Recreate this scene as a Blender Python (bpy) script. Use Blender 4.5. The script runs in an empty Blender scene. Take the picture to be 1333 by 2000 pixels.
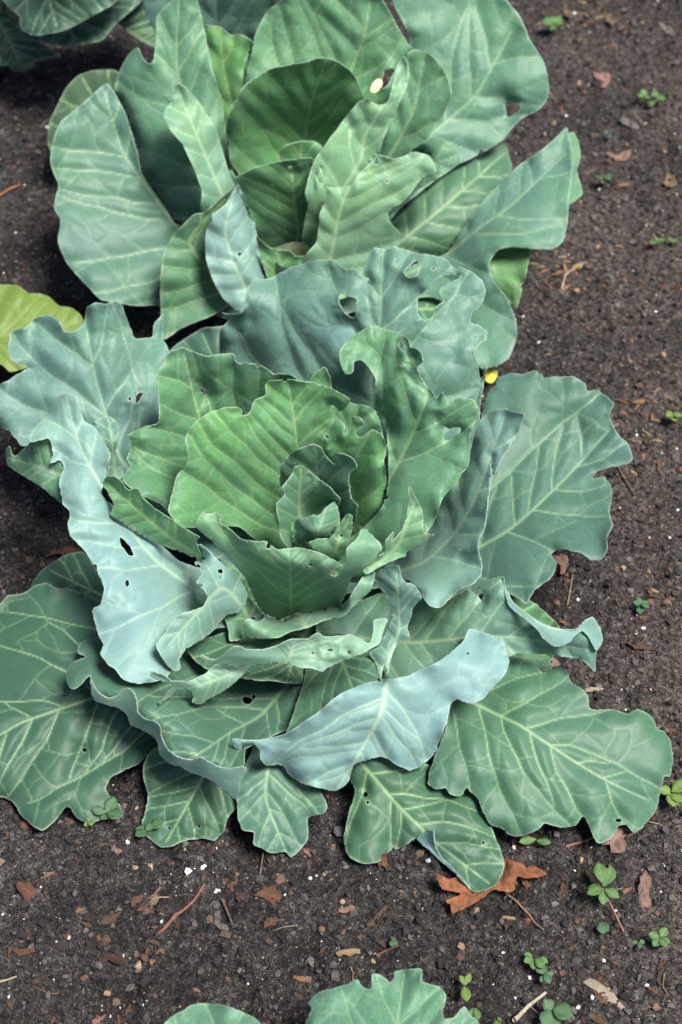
import bpy, math, random
import numpy as np

# ------------------------------------------------------------------ camera, sky, sun, exposure
scene = bpy.context.scene
col = scene.collection
FPX = 3172.0                      # focal length in pixels of the 1333 x 2000 photograph
CAM_H = 1.35
PITCH = math.radians(50)
CAM = np.array([0.0, 0.0, CAM_H])
cd = bpy.data.cameras.new('camera')
cam = bpy.data.objects.new('camera', cd)
col.objects.link(cam)
cam.location = (0, 0, CAM_H)
cam.rotation_euler = (math.pi / 2 - PITCH, 0, 0)
cd.sensor_fit = 'VERTICAL'
cd.sensor_height = 22.3
cd.lens = FPX / 2000.0 * 22.3
cd.clip_start = 0.05
cd.clip_end = 1000
cd.dof.use_dof = True
cd.dof.focus_distance = 1.46
cd.dof.aperture_fstop = 4.0
scene.camera = cam

SUN_EL, SUN_AZ = math.radians(66), math.radians(122)     # azimuth from +Y towards +X
world = bpy.data.worlds.new('World')
scene.world = world
world.use_nodes = True
wn = world.node_tree
wn.nodes.clear()
sky = wn.nodes.new('ShaderNodeTexSky')
sky.sky_type = 'NISHITA'
sky.sun_disc = False
sky.sun_elevation = SUN_EL
sky.sun_rotation = SUN_AZ
sky.air_density = 1.0
sky.dust_density = 2.5
sky.ozone_density = 1.0
bg = wn.nodes.new('ShaderNodeBackground')
bg.inputs['Strength'].default_value = 0.062
wo = wn.nodes.new('ShaderNodeOutputWorld')
wn.links.new(sky.outputs[0], bg.inputs['Color'])
wn.links.new(bg.outputs[0], wo.inputs['Surface'])
sl = bpy.data.lights.new('sun', 'SUN')
sl.energy = 4.2
sl.angle = math.radians(20)
sl.color = (1.0, 0.95, 0.88)
sun = bpy.data.objects.new('sun', sl)
col.objects.link(sun)
sdir = np.array([math.sin(SUN_AZ) * math.cos(SUN_EL), math.cos(SUN_AZ) * math.cos(SUN_EL), math.sin(SUN_EL)])
from mathutils import Vector
sun.rotation_euler = Vector(sdir.tolist()).to_track_quat('Z', 'Y').to_euler()
scene.view_settings.view_transform = 'Standard'
scene.view_settings.look = 'None'
scene.view_settings.gamma = 1
scene.view_settings.exposure = 0.82
scene.render.film_transparent = False
scene.cycles.max_bounces = 5
scene.cycles.diffuse_bounces = 3
scene.cycles.glossy_bounces = 2
scene.cycles.transmission_bounces = 3

# ------------------------------------------------------------------ helpers
rng = np.random.default_rng(7)
random.seed(7)


def ray(x, y):
    x = np.asarray(x, float); y = np.asarray(y, float)
    a = (x - 666.5) / FPX
    b = -(y - 1000.0) / FPX
    s, c = math.sin(PITCH), math.cos(PITCH)
    return np.stack([a, c + b * s, -s + b * c], -1)


def at(x, y, h):
    """world point seen at photo pixel x, y at height h (metres) above the soil"""
    d = ray(x, y)
    t = (CAM_H - np.asarray(h, float)) / (-d[..., 2])
    return CAM + d * t[..., None]


def value_noise(shape_xy, scale, seed):
    """smooth noise in -1..1 sampled at arrays (x, y) with a given feature size"""
    x, y = shape_xy
    r = np.random.default_rng(seed)
    lat = r.uniform(-1, 1, (64, 64))
    u = x / scale + 1000.3; v = y / scale + 1000.7
    i = np.floor(u).astype(int); j = np.floor(v).astype(int)
    fu = u - i; fv = v - j
    fu = fu * fu * fu * (fu * (fu * 6 - 15) + 10); fv = fv * fv * fv * (fv * (fv * 6 - 15) + 10)
    g = lambda a, b: lat[a % 64, b % 64]
    return (g(i, j) * (1 - fu) * (1 - fv) + g(i + 1, j) * fu * (1 - fv)
            + g(i, j + 1) * (1 - fu) * fv + g(i + 1, j + 1) * fu * fv)


def catmull(P, closed, step):
    P = np.asarray(P, float); n = len(P); out = []
    for k in range(n if closed else n - 1):
        if closed:
            p0, p1, p2, p3 = P[(k - 1) % n], P[k], P[(k + 1) % n], P[(k + 2) % n]
        else:
            p0, p1, p2, p3 = P[max(k - 1, 0)], P[k], P[k + 1], P[min(k + 2, n - 1)]
        m = max(1, int(np.linalg.norm((p2 - p1)[:2]) / step))
        # tension keeps corners crisp
        t1 = (p2 - p0) * 0.30; t2 = (p3 - p1) * 0.30
        L = np.linalg.norm((p2 - p1)[:2])
        for tt in (t1, t2):
            l = np.linalg.norm(tt[:2])
            if l > L: tt *= L / l
        for q in range(m):
            t = q / m
            h00 = 2 * t**3 - 3 * t**2 + 1; h10 = t**3 - 2 * t**2 + t
            h01 = -2 * t**3 + 3 * t**2; h11 = t**3 - t**2
            out.append(h00 * p1 + h10 * t1 + h01 * p2 + h11 * t2)
    if not closed: out.append(P[-1])
    return np.array(out)


def poly_sdf(X, Y, poly):
    """signed distance, positive inside"""
    d2 = np.full(X.shape, 1e12); ins = np.zeros(X.shape, bool)
    n = len(poly)
    for k in range(n):
        ax, ay = poly[k]; bx, by = poly[(k + 1) % n]
        ex, ey = bx - ax, by - ay
        L = ex * ex + ey * ey + 1e-9
        t = np.clip(((X - ax) * ex + (Y - ay) * ey) / L, 0, 1)
        dx = X - ax - t * ex; dy = Y - ay - t * ey
        np.minimum(d2, dx * dx + dy * dy, out=d2)
        if ay != by:
            c = ((ay > Y) != (by > Y)) & (X < ex * (Y - ay) / (by - ay) + ax)
            ins ^= c
    d = np.sqrt(d2)
    return np.where(ins, d, -d)


def tps(anchors):
    """thin plate spline through (x, y, h)"""
    A = np.array(anchors, float)
    P = A[:, :2] / 100.0; n = len(P)
    r = np.linalg.norm(P[:, None] - P[None], axis=-1)
    K = np.where(r > 0, r * r * np.log(r + 1e-12), 0) + np.eye(n) * 0.04
    if n < 4:
        Q = np.c_[np.ones(n), P]
        w = np.linalg.lstsq(Q, A[:, 2], rcond=None)[0]
        return lambda X, Y: w[0] + w[1] * X / 100 + w[2] * Y / 100
    Q = np.c_[np.ones(n), P]
    M = np.zeros((n + 3, n + 3)); M[:n, :n] = K; M[:n, n:] = Q; M[n:, :n] = Q.T
    s = np.linalg.solve(M, np.r_[A[:, 2], 0, 0, 0])

    def f(X, Y):
        X = X / 100.0; Y = Y / 100.0
        o = s[n] + s[n + 1] * X + s[n + 2] * Y
        for k in range(n):
            rr = (X - P[k, 0])**2 + (Y - P[k, 1])**2
            o = o + s[k] * 0.5 * rr * np.log(rr + 1e-12)
        return o
    return f


def blur(a, r):
    for ax in (0, 1):
        p = np.pad(a, [(r + 1, r) if k == ax else (0, 0) for k in (0, 1)], mode='edge')
        c = np.cumsum(p, axis=ax)
        n = a.shape[ax]
        hi = np.take(c, np.arange(2 * r + 1, 2 * r + 1 + n), axis=ax)
        lo = np.take(c, np.arange(0, n), axis=ax)
        a = (hi - lo) / (2 * r + 1)
    return a


def mesh_obj(name, V, F, mat, parent=None, attrs=None, smooth=True):
    """F: (n,3) or (n,4) int array"""
    me = bpy.data.meshes.new(name)
    V = np.asarray(V, np.float32); F = np.asarray(F, np.int32)
    k = F.shape[1]
    me.vertices.add(len(V)); me.vertices.foreach_set('co', V.ravel())
    me.loops.add(F.size); me.loops.foreach_set('vertex_index', F.ravel())
    me.polygons.add(len(F)); me.polygons.foreach_set('loop_start', np.arange(0, F.size, k, dtype=np.int32))
    try:
        me.polygons.foreach_set('loop_total', np.full(len(F), k, np.int32))
    except Exception:
        pass
    me.polygons.foreach_set('use_smooth', np.full(len(F), smooth, bool))
    for nm, val in (attrs or {}).items():
        val = np.asarray(val, np.float32)
        if val.ndim == 2:
            a = me.attributes.new(nm, 'FLOAT_COLOR', 'POINT'); a.data.foreach_set('color', val.ravel())
        else:
            a = me.attributes.new(nm, 'FLOAT', 'POINT'); a.data.foreach_set('value', val)
    me.update(calc_edges=True); me.validate()
    me.materials.append(mat)
    o = bpy.data.objects.new(name, me); col.objects.link(o)
    if parent is not None: o.parent = parent
    return o


def tag(o, label, cat, group=None):
    o['label'] = label; o['category'] = cat
    if group: o['group'] = group
    return o


def empty(name, loc):
    o = bpy.data.objects.new(name, None); col.objects.link(o)
    o.location = tuple(float(v) for v in loc); o.empty_display_size = 0.05
    return o


# ------------------------------------------------------------------ node materials
def new_mat(name):
    m = bpy.data.materials.new(name); m.use_nodes = True
    nt = m.node_tree; nt.nodes.clear()
    out = nt.nodes.new('ShaderNodeOutputMaterial')
    p = nt.nodes.new('ShaderNodeBsdfPrincipled')
    nt.links.new(p.outputs[0], out.inputs['Surface'])
    return m, nt, p, out


def N(nt, t, **kw):
    n = nt.nodes.new(t)
    for k, v in kw.items():
        if k.startswith('i_'): n.inputs[k[2:]].default_value = v
        else: setattr(n, k, v)
    return n


def mixc(nt, fac, a, b, mode='MIX'):
    m = nt.nodes.new('ShaderNodeMix'); m.data_type = 'RGBA'; m.blend_type = mode
    for sock, v in ((m.inputs[0], fac), (m.inputs[6], a), (m.inputs[7], b)):
        if hasattr(v, 'is_linked') or hasattr(v, 'node'): nt.links.new(v, sock)
        elif isinstance(v, (int, float)): sock.default_value = v
        else: sock.default_value = (*v, 1) if len(v) == 3 else v
    return m.outputs[2]


def math_n(nt, op, a, b=None, clamp=False):
    m = nt.nodes.new('ShaderNodeMath'); m.operation = op; m.use_clamp = clamp
    for k, v in enumerate((a, b)):
        if v is None: continue
        if hasattr(v, 'node'): nt.links.new(v, m.inputs[k])
        else: m.inputs[k].default_value = v
    return m.outputs[0]


def ramp(nt, fac, stops):
    r = nt.nodes.new('ShaderNodeValToRGB')
    while len(r.color_ramp.elements) > 1: r.color_ramp.elements.remove(r.color_ramp.elements[-1])
    for k, (p, c) in enumerate(stops):
        e = r.color_ramp.elements[0] if k == 0 else r.color_ramp.elements.new(p)
        e.position = p; e.color = (*c, 1) if len(c) == 3 else c
    nt.links.new(fac, r.inputs[0])
    return r.outputs[0]


def leaf_material():
    m, nt, p, out = new_mat('cabbage_leaf')
    L = nt.links
    at_ = lambda n: N(nt, 'ShaderNodeAttribute', attribute_name=n).outputs['Fac']
    vein, edge, tint, under = at_('vein'), at_('edge'), at_('tint'), at_('under')
    tc = N(nt, 'ShaderNodeTexCoord')
    # blade colour: glaucous blue-green to fresh green, waxy bloom patches
    blue = (0.097, 0.204, 0.168); green = (0.104, 0.285, 0.090)
    n1 = N(nt, 'ShaderNodeTexNoise', i_Scale=14.0, i_Detail=2.0, i_Roughness=0.6)
    L.new(tc.outputs['Object'], n1.inputs['Vector'])
    tn = math_n(nt, 'ADD', tint, math_n(nt, 'MULTIPLY', math_n(nt, 'SUBTRACT', n1.outputs[0], 0.5), 0.55), True)
    c = mixc(nt, tn, blue, green)
    n2 = N(nt, 'ShaderNodeTexNoise', i_Scale=70.0, i_Detail=2.0, i_Roughness=0.65)
    L.new(tc.outputs['Object'], n2.inputs['Vector'])
    bloom = ramp(nt, n2.outputs[0], [(0.35, (0, 0, 0)), (0.7, (1, 1, 1))])
    c = mixc(nt, math_n(nt, 'MULTIPLY', bloom, 0.20), c, (0.180, 0.345, 0.300))
    n4 = N(nt, 'ShaderNodeTexNoise', i_Scale=420.0, i_Detail=2.0, i_Roughness=0.7)
    L.new(tc.outputs['Object'], n4.inputs['Vector'])
    c = mixc(nt, 1.0, c, ramp(nt, n4.outputs[0], [(0.3, (0.86, 0.88, 0.88)), (0.62, (1.07, 1.06, 1.06)), (0.76, (1.5, 1.4, 1.4))]), 'MULTIPLY')
    # rubbed, darker streaks where the bloom is gone
    n3 = N(nt, 'ShaderNodeTexNoise', i_Scale=33.0, i_Detail=3.0, i_Roughness=0.75, i_Distortion=1.2)
    L.new(tc.outputs['Object'], n3.inputs['Vector'])
    rub = ramp(nt, n3.outputs[0], [(0.6, (0, 0, 0)), (0.72, (1, 1, 1))])
    c = mixc(nt, math_n(nt, 'MULTIPLY', rub, 0.22), c, (0.055, 0.150, 0.075))
    fine = at_('fine')
    c = mixc(nt, math_n(nt, 'MULTIPLY', under, 0.70, True), c, mixc(nt, tn, (0.255, 0.425, 0.440), (0.290, 0.480, 0.265)))
    veinc = mixc(nt, tn, (0.315, 0.470, 0.305), (0.40, 0.57, 0.245))
    veinc = mixc(nt, math_n(nt, 'MULTIPLY', under, 0.8, True), veinc, (0.52, 0.70, 0.50))
    c = mixc(nt, math_n(nt, 'MULTIPLY', fine, 0.13), c, veinc)
    deep = at_('deep')  # deep green of older leaves, plus shade painted into recessed and far leaves
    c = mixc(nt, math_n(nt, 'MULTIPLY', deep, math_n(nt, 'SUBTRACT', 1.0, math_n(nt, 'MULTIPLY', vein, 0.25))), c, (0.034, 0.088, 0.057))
    c = mixc(nt, math_n(nt, 'MULTIPLY', vein, 0.68, True), c, veinc)
    c = mixc(nt, math_n(nt, 'MULTIPLY', edge, 0.55), c, (0.50, 0.62, 0.50))
    # age: yellow leaf; also light painted through a hanging lobe
    yel = at_('yellow')
    c = mixc(nt, yel, c, (0.150, 0.195, 0.020))
    L.new(c, p.inputs['Base Color'])
    p.inputs['Roughness'].default_value = 0.52
    p.inputs['Specular IOR Level'].default_value = 0.38
    p.inputs['Sheen Weight'].default_value = 0.062
    p.inputs['Sheen Roughness'].default_value = 0.45
    p.inputs['Sheen Tint'].default_value = (0.8, 0.92, 1.0, 1)
    # relief
    bp = N(nt, 'ShaderNodeBump', i_Strength=0.4, i_Distance=0.0014)
    L.new(n2.outputs[0], bp.inputs['Height']); L.new(bp.outputs[0], p.inputs['Normal'])
    tr = N(nt, 'ShaderNodeBsdfTranslucent')
    L.new(mixc(nt, 1.0, c, (0.95, 1.25, 0.55), 'MULTIPLY'), tr.inputs['Color'])
    ms = N(nt, 'ShaderNodeMixShader', i_Fac=0.18)
    L.new(p.outputs[0], ms.inputs[1]); L.new(tr.outputs[0], ms.inputs[2])
    L.new(ms.outputs[0], out.inputs['Surface'])
    return m


LEAF = leaf_material()


def stem_material():
    m, nt, p, out = new_mat('cabbage_stem')
    tc = N(nt, 'ShaderNodeTexCoord')
    n = N(nt, 'ShaderNodeTexNoise', i_Scale=60.0, i_Detail=4.0)
    nt.links.new(tc.outputs['Object'], n.inputs['Vector'])
    nt.links.new(ramp(nt, n.outputs[0], [(0.3, (0.16, 0.22, 0.11)), (0.7, (0.30, 0.36, 0.22))]), p.inputs['Base Color'])
    p.inputs['Roughness'].default_value = 0.6
    return m


STEM = stem_material()


def soil_material():
    m, nt, p, out = new_mat('garden_soil')
    L = nt.links
    tc = N(nt, 'ShaderNodeTexCoord')
    nz = []
    for sc, de in ((3.5, 2), (28, 3), (160, 3), (620, 1)):
        n = N(nt, 'ShaderNodeTexNoise', i_Scale=float(sc), i_Detail=float(de), i_Roughness=0.65)
        L.new(tc.outputs['Object'], n.inputs['Vector']); nz.append(n.outputs[0])
    c = ramp(nt, nz[1], [(0.25, (0.013, 0.0122, 0.0126)), (0.5, (0.031, 0.0288, 0.0295)), (0.75, (0.062, 0.057, 0.057))])
    c = mixc(nt, ramp(nt, nz[0], [(0.42, (0, 0, 0)), (0.66, (0.5, 0.5, 0.5))]), c, (0.074, 0.067, 0.064))
    # drier, browner soil towards +X, its lighter tone painted in for sun patches
    sx = N(nt, 'ShaderNodeSeparateXYZ'); L.new(tc.outputs['Object'], sx.inputs[0])
    mr = N(nt, 'ShaderNodeMapRange'); L.new(sx.outputs['X'], mr.inputs['Value'])
    mr.inputs['From Min'].default_value = 0.12; mr.inputs['From Max'].default_value = 0.48
    dry = math_n(nt, 'MULTIPLY', mr.outputs[0], ramp(nt, nz[0], [(0.30, (0.25, 0.25, 0.25)), (0.62, (1, 1, 1))]), True)
    c = mixc(nt, math_n(nt, 'MULTIPLY', dry, 0.75), c, (0.118, 0.094, 0.081))
    g = ramp(nt, nz[2], [(0.34, (0.32, 0.32, 0.32)), (0.52, (0.95, 0.95, 0.95)), (0.68, (2.0, 1.95, 1.9))])
    c = mixc(nt, 1.0, c, g, 'MULTIPLY')
    g = ramp(nt, nz[3], [(0.36, (0.5, 0.5, 0.5)), (0.56, (1.05, 1.05, 1.05)), (0.70, (2.3, 2.25, 2.2))])
    c = mixc(nt, 1.0, c, g, 'MULTIPLY')
    sp = N(nt, 'ShaderNodeTexVoronoi', i_Scale=330.0)
    L.new(tc.outputs['Object'], sp.inputs['Vector'])
    spk = ramp(nt, sp.outputs['Color'], [(0.86, (0, 0, 0)), (0.90, (1, 1, 1))])
    near = ramp(nt, sp.outputs['Distance'], [(0.22, (1, 1, 1)), (0.34, (0, 0, 0))])
    c = mixc(nt, math_n(nt, 'MULTIPLY', spk, near), c, (0.30, 0.27, 0.25))
    L.new(c, p.inputs['Base Color'])
    p.inputs['Roughness'].default_value = 0.92
    p.inputs['Specular IOR Level'].default_value = 0.25
    h = math_n(nt, 'ADD', math_n(nt, 'MULTIPLY', nz[2], 1.0), math_n(nt, 'MULTIPLY', nz[3], 0.35))
    h = math_n(nt, 'ADD', h, math_n(nt, 'MULTIPLY', nz[1], 1.2))
    bp = N(nt, 'ShaderNodeBump', i_Strength=1.0, i_Distance=0.009)
    L.new(h, bp.inputs['Height']); L.new(bp.outputs[0], p.inputs['Normal'])
    return m


def attr_material(name, rough=0.9, bump=0.0012, scale=350.0, spec=0.2, vary=0.35):
    """colour comes from the per-piece attribute 'tone', broken up by fine grain"""
    m, nt, p, out = new_mat(name)
    L = nt.links
    a = N(nt, 'ShaderNodeAttribute', attribute_name='tone')
    tc = N(nt, 'ShaderNodeTexCoord')
    n = N(nt, 'ShaderNodeTexNoise', i_Scale=scale, i_Detail=5.0, i_Roughness=0.65)
    L.new(tc.outputs['Object'], n.inputs['Vector'])
    g = ramp(nt, n.outputs[0], [(0.3, (1 - vary,) * 3), (0.7, (1 + vary,) * 3)])
    L.new(mixc(nt, 1.0, a.outputs['Color'], g, 'MULTIPLY'), p.inputs['Base Color'])
    p.inputs['Roughness'].default_value = rough
    p.inputs['Specular IOR Level'].default_value = spec
    bp = N(nt, 'ShaderNodeBump', i_Strength=0.8, i_Distance=bump)
    L.new(n.outputs[0], bp.inputs['Height']); L.new(bp.outputs[0], p.inputs['Normal'])
    return m


SOIL = soil_material()
CRUMB = attr_material('soil_crumb')
DRY = attr_material('dry_litter', rough=0.75, scale=130.0, bump=0.0016, vary=0.55)
WOOD = attr_material('wood_chip', rough=0.8, scale=260.0, vary=0.45)
WEED = attr_material('weed_leaf', rough=0.42, scale=150.0, spec=0.45, vary=0.18, bump=0.0004)


# ------------------------------------------------------------------ ground
def soil_height(X, Y):
    h = 0.010 * value_noise((X * 100, Y * 100), 22, 1) + 0.006 * value_noise((X * 100, Y * 100), 7, 2)
    h += 0.0055 * value_noise((X * 100, Y * 100), 2.6, 3) + 0.0038 * value_noise((X * 100, Y * 100), 1.1, 4)
    fade = np.clip((12 - np.hypot(X, Y)) / 9, 0, 1)
    return (h - 0.004) * fade


def build_ground():
    def axis(lo, hi, step):
        core = np.arange(lo, hi + step / 2, step)
        g = [step * 1.0]
        while sum(g) < 260: g.append(g[-1] * 1.22)
        e = np.cumsum(g)
        return np.r_[(lo - e)[::-1], core, hi + e]
    ax = axis(-0.72, 0.72, 0.0042); ay = axis(0.42, 2.35, 0.0042)
    X, Y = np.meshgrid(ax, ay)
    Z = soil_height(X, Y)
    V = np.stack([X, Y, Z], -1).reshape(-1, 3)
    nx, ny = len(ax), len(ay)
    i, j = np.meshgrid(np.arange(nx - 1), np.arange(ny - 1))
    a = (j * nx + i).ravel()
    F = np.stack([a, a + 1, a + nx + 1, a + nx], -1)
    o = mesh_obj('ground', V, F, SOIL)
    o['kind'] = 'structure'
    return o


build_ground()

# ------------------------------------------------------------------ cabbage leaves
STEP = 2.7
CX0, CY0, CC = -420, -420, 6.0
CEIL = np.full((int(3400 / CC), int(2400 / CC)), 1e3)      # lowest leaf so far along each line of sight, cm
leaf_seed = [0]


def make_veins(mid, poly, r, nlat, side_ang=(66, 38)):
    """midrib, laterals and forks that end where they meet another vein: (polyline, width0, width1, strength)"""
    M = catmull(mid, False, 8)[:, :2]
    seg = np.r_[0, np.cumsum(np.linalg.norm(np.diff(M, axis=0), axis=1))]
    Lm = seg[-1]
    out = [(M, 5.2, 1.3, 1.0)]
    a_, b_ = poly, np.roll(poly, -1, axis=0)
    bins = {}

    def add(p, vid): bins.setdefault((int(p[0] // 9), int(p[1] // 9)), []).append((p[0], p[1], vid))

    def hit(p, skip):
        i, j = int(p[0] // 9), int(p[1] // 9)
        for u in (-1, 0, 1):
            for v in (-1, 0, 1):
                for (x, y, vid) in bins.get((i + u, j + v), ()):
                    if vid not in skip and (x - p[0])**2 + (y - p[1])**2 < 30: return (x, y)
        return None
    for p in M: add(p, 0)

    def inside(p):
        x, y = p
        k = ((a_[:, 1] > y) != (b_[:, 1] > y))
        xi = (b_[:, 0] - a_[:, 0]) * (y - a_[:, 1]) / (b_[:, 1] - a_[:, 1] + 1e-9) + a_[:, 0]
        return bool(np.sum(k & (x < xi)) % 2)
    cnt = [0]

    def march(p, ang, turn, maxlen, wob, parent):
        cnt[0] += 1; vid = cnt[0]
        P = [p]; s = 6.0; tot = 0; fk = []; nxt = r.uniform(30, 60); sd = r.choice([-1, 1]); acc = 0
        while tot < maxlen:
            ang += turn * s + r.normal(0, wob)
            acc += s
            if acc > nxt:
                fk.append((len(P) - 1, sd)); ang -= sd * r.uniform(0.06, 0.22); sd = -sd; acc = 0; nxt = r.uniform(26, 58)
            p = p + s * np.array([math.cos(ang), math.sin(ang)])
            h = hit(p, (vid, parent) if tot < 16 else (vid,))
            if h is not None: P.append(np.array(h)); break
            if not inside(p): P.append(p); break
            P.append(p); tot += s
        for q in P: add(q, vid)
        return np.array(P), fk, vid
    lats = []
    order = [(sd, k) for k in range(nlat) for sd in (-1, 1)]
    for sd, k in order:
        u = 0.05 + 0.87 * ((k + r.uniform(0.15, 0.85) * 0.7) / nlat)
        i = min(np.searchsorted(seg, u * Lm), len(M) - 2)
        p = M[i]; tg = M[min(i + 2, len(M) - 1)] - M[max(i - 2, 0)]
        a0 = math.atan2(tg[1], tg[0])
        da = math.radians(side_ang[0] + (side_ang[1] - side_ang[0]) * u + r.normal(0, 4))
        L, fk, vid = march(p, a0 + sd * da, -sd * 0.0010, 440, 0.03, 0)
        if len(L) < 4: continue
        out.append((L, 2.4 - 0.9 * u, 0.9, 0.85)); lats.append((L, fk, vid))
    level = lats
    for dep, (w, st, ml) in enumerate(((1.15, 0.46, 110), (0.9, 0.34, 70))):
        nl = []
        for L, fk, vid in level:
            for t, sd in fk:
                if t + 1 >= len(L) or t < 1: continue
                tg = L[t + 1] - L[t - 1]; a1 = math.atan2(tg[1], tg[0])
                B, f2, v2 = march(L[t], a1 + sd * math.radians(r.uniform(40, 68)), -sd * 0.0015, ml * r.uniform(.6, 1), 0.13, vid)
                if len(B) < 3: continue
                out.append((B, w, 0.8, st)); nl.append((B, f2, v2))
        level = nl
    return out


def sheet(outline, anchors, mid=None, tint=0.3, holes=(), under=0.0, ruffle=0.75, quilt=0.13, pleat=0.5, roll=0.45, nib=1, nlat=7,
          ragged=1.0, gap=1.5, yellow=0.0, crumple=0.7, pale=(), drop=True, vs=1.0, deep=0.0, step=2.9):
    """one sheet of leaf: outline traced in photo pixels, surface height (cm) from the anchors"""
    leaf_seed[0] += 1; sd = leaf_seed[0] * 17
    r = np.random.default_rng(sd)
    poly = catmull(outline, True, 5.0)
    x0, y0 = poly.min(0) - 8; x1, y1 = poly.max(0) + 8
    gx = np.arange(x0, x1 + step, step); gy = np.arange(y0, y1 + step, step)
    X, Y = np.meshgrid(gx, gy)
    S = poly_sdf(X, Y, poly)
    S += ragged * (1.0 * value_noise((X, Y), 11, sd + 1) + 0.9 * value_noise((X, Y), 34, sd + 2))
    S += ragged * 0.7 * value_noise((X, Y), 5, sd + 40)
    if nib:
        n = len(poly)
        for k in range(r.integers(0, 3)):            # bites along the margin
            q = poly[r.integers(0, n)]; rad = r.uniform(2, 5)
            dq = np.hypot(X - q[0], (Y - q[1]) * r.uniform(.8, 1.3)) - rad - 1.5 * value_noise((X, Y), 6, sd + 41 + k)
            S = np.minimum(S, dq)
        for k in range(r.integers(1, 5)):            # pinholes
            q = (r.uniform(x0, x1), r.uniform(y0, y1)); rad = r.uniform(1.6, 3.6)
            dq = np.hypot(X - q[0], (Y - q[1]) * r.uniform(.7, 1.5)) - rad - 1.2 * value_noise((X, Y), 5, sd + 51 + k)
            S = np.minimum(S, dq)
    for hp in holes:
        hp = np.asarray(hp, float)
        if len(hp) == 1:
            cx, cy, rx, ry = hp[0]
            t = np.linspace(0, 2 * math.pi, 14, endpoint=False)
            k = 1 + 0.16 * r.normal(size=14)
            hp = np.c_[cx + rx * k * np.cos(t), cy + ry * k * np.sin(t)]
        sh = poly_sdf(X, Y, catmull(hp, True, 3.0)) + 1.8 * value_noise((X, Y), 8, sd + 3)
        S = np.minimum(S, -sh)
    # veins
    vein = np.zeros(X.shape); D = np.full(X.shape, 60.0); D2 = np.full(X.shape, 64.0)
    if mid is not None:
        for (P, w0, w1, st) in make_veins(mid, poly, r, nlat):
            n = len(P)
            for k in range(n - 1):
                f = k / max(n - 1, 1); w = (w0 + (w1 - w0) * f) * vs * 0.85
                ax, ay = P[k]; bx, by = P[k + 1]
                R = 62 if st > 0.7 else 18
                i0 = max(int((min(ax, bx) - R - x0) / step), 0); i1 = min(int((max(ax, bx) + R - x0) / step) + 1, X.shape[1])
                j0 = max(int((min(ay, by) - R - y0) / step), 0); j1 = min(int((max(ay, by) + R - y0) / step) + 1, X.shape[0])
                if i1 <= i0 or j1 <= j0: continue
                xs = X[j0:j1, i0:i1]; ys = Y[j0:j1, i0:i1]
                ex, ey = bx - ax, by - ay; L = ex * ex + ey * ey + 1e-9
                t = np.clip(((xs - ax) * ex + (ys - ay) * ey) / L, 0, 1)
                d = np.hypot(xs - ax - t * ex, ys - ay - t * ey)
                ww = max(w, 1.35); stt = st * min(1.0, 0.35 + 0.65 * w / ww)
                vein[j0:j1, i0:i1] = np.maximum(vein[j0:j1, i0:i1], stt * np.exp(-(d / ww)**2))
                dd = d + (0 if st > 0.6 else 5)
                if st > 0.7: D2[j0:j1, i0:i1] = np.minimum(D2[j0:j1, i0:i1], d)
                D[j0:j1, i0:i1] = np.minimum(D[j0:j1, i0:i1], dd)
    # fine vein mesh: cell edges of a jittered lattice
    cell = 30.0
    wx = X + 7 * value_noise((X, Y), 30, sd + 21); wy = Y + 7 * value_noise((X, Y), 30, sd + 22)
    gi = np.floor(wx / cell).astype(int); gj = np.floor(wy / cell).astype(int)
    jit = np.random.default_rng(5).uniform(0, 1, (97, 97, 2))
    f1 = np.full(X.shape, 1e9); f2 = np.full(X.shape, 1e9)
    for di in (-1, 0, 1):
        for dj in (-1, 0, 1):
            jj = jit[(gi + di) % 97, (gj + dj) % 97]
            dd = np.hypot((gi + di + jj[..., 0]) * cell - wx, (gj + dj + jj[..., 1]) * cell - wy)
            f2 = np.minimum(f2, np.maximum(f1, dd)); f1 = np.minimum(f1, dd)
    fine = np.exp(-((f2 - f1) / 3.2)**2) * (0.55 + 0.45 * value_noise((X, Y), 60, sd + 23))
    # height field (cm above the soil)
    H = tps(anchors)(X, Y)
    lo = min(a[2] for a in anchors) - 2.5; hi = max(a[2] for a in anchors) + 2.0
    H = np.clip(H, lo, hi)
    H += crumple * (value_noise((X, Y), 120, sd + 5) + 0.16 * value_noise((X, Y), 45, sd + 6))
    if mid is not None: H += quilt * (1 - np.exp(-(D / 13.0)**1.6)) * 0.9 + pleat * blur(1 - np.exp(-(D2 / 26.0)**1.4), 2)
    eb = np.exp(-np.clip(S, 0, None) / 26.0)
    H += ruffle * eb * (1.0 * value_noise((X, Y), 52, sd + 7) + 0.35 * value_noise((X, Y), 24, sd + 8))
    H += roll * np.exp(-(np.clip(S, 0, None) / 13.0)**1.3) * np.clip(1.6 * value_noise((X, Y), 85, sd + 61) - 0.25, -1, 1)
    # keep below the leaves already placed in front of it
    ci = np.clip(((X - CX0) / CC).astype(int), 0, CEIL.shape[1] - 1)
    cj = np.clip(((Y - CY0) / CC).astype(int), 0, CEIL.shape[0] - 1)
    ceil = CEIL[cj, ci]
    if drop:
        dl = np.clip(H - (ceil - gap), 0, None)
        dl[S < -4] = 0
        if dl.max() > 0:
            for rad in (12, 8, 5, 3):
                dl = np.maximum(dl, blur(dl, rad) * 1.0)
            dl = np.maximum(blur(dl, 3), np.clip(H - (ceil - gap), 0, None))
            H = H - dl
    H = np.maximum(H, 0.7 + 0.3 * value_noise((X, Y), 40, sd + 9))
    m = S > 0
    np.minimum.at(CEIL, (cj[m], ci[m]), H[m])
    edge = np.exp(-np.clip(S, 0, None) / 1.5) * np.clip(0.75 + 0.5 * value_noise((X, Y), 26, sd + 31), 0.08, 1)
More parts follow.
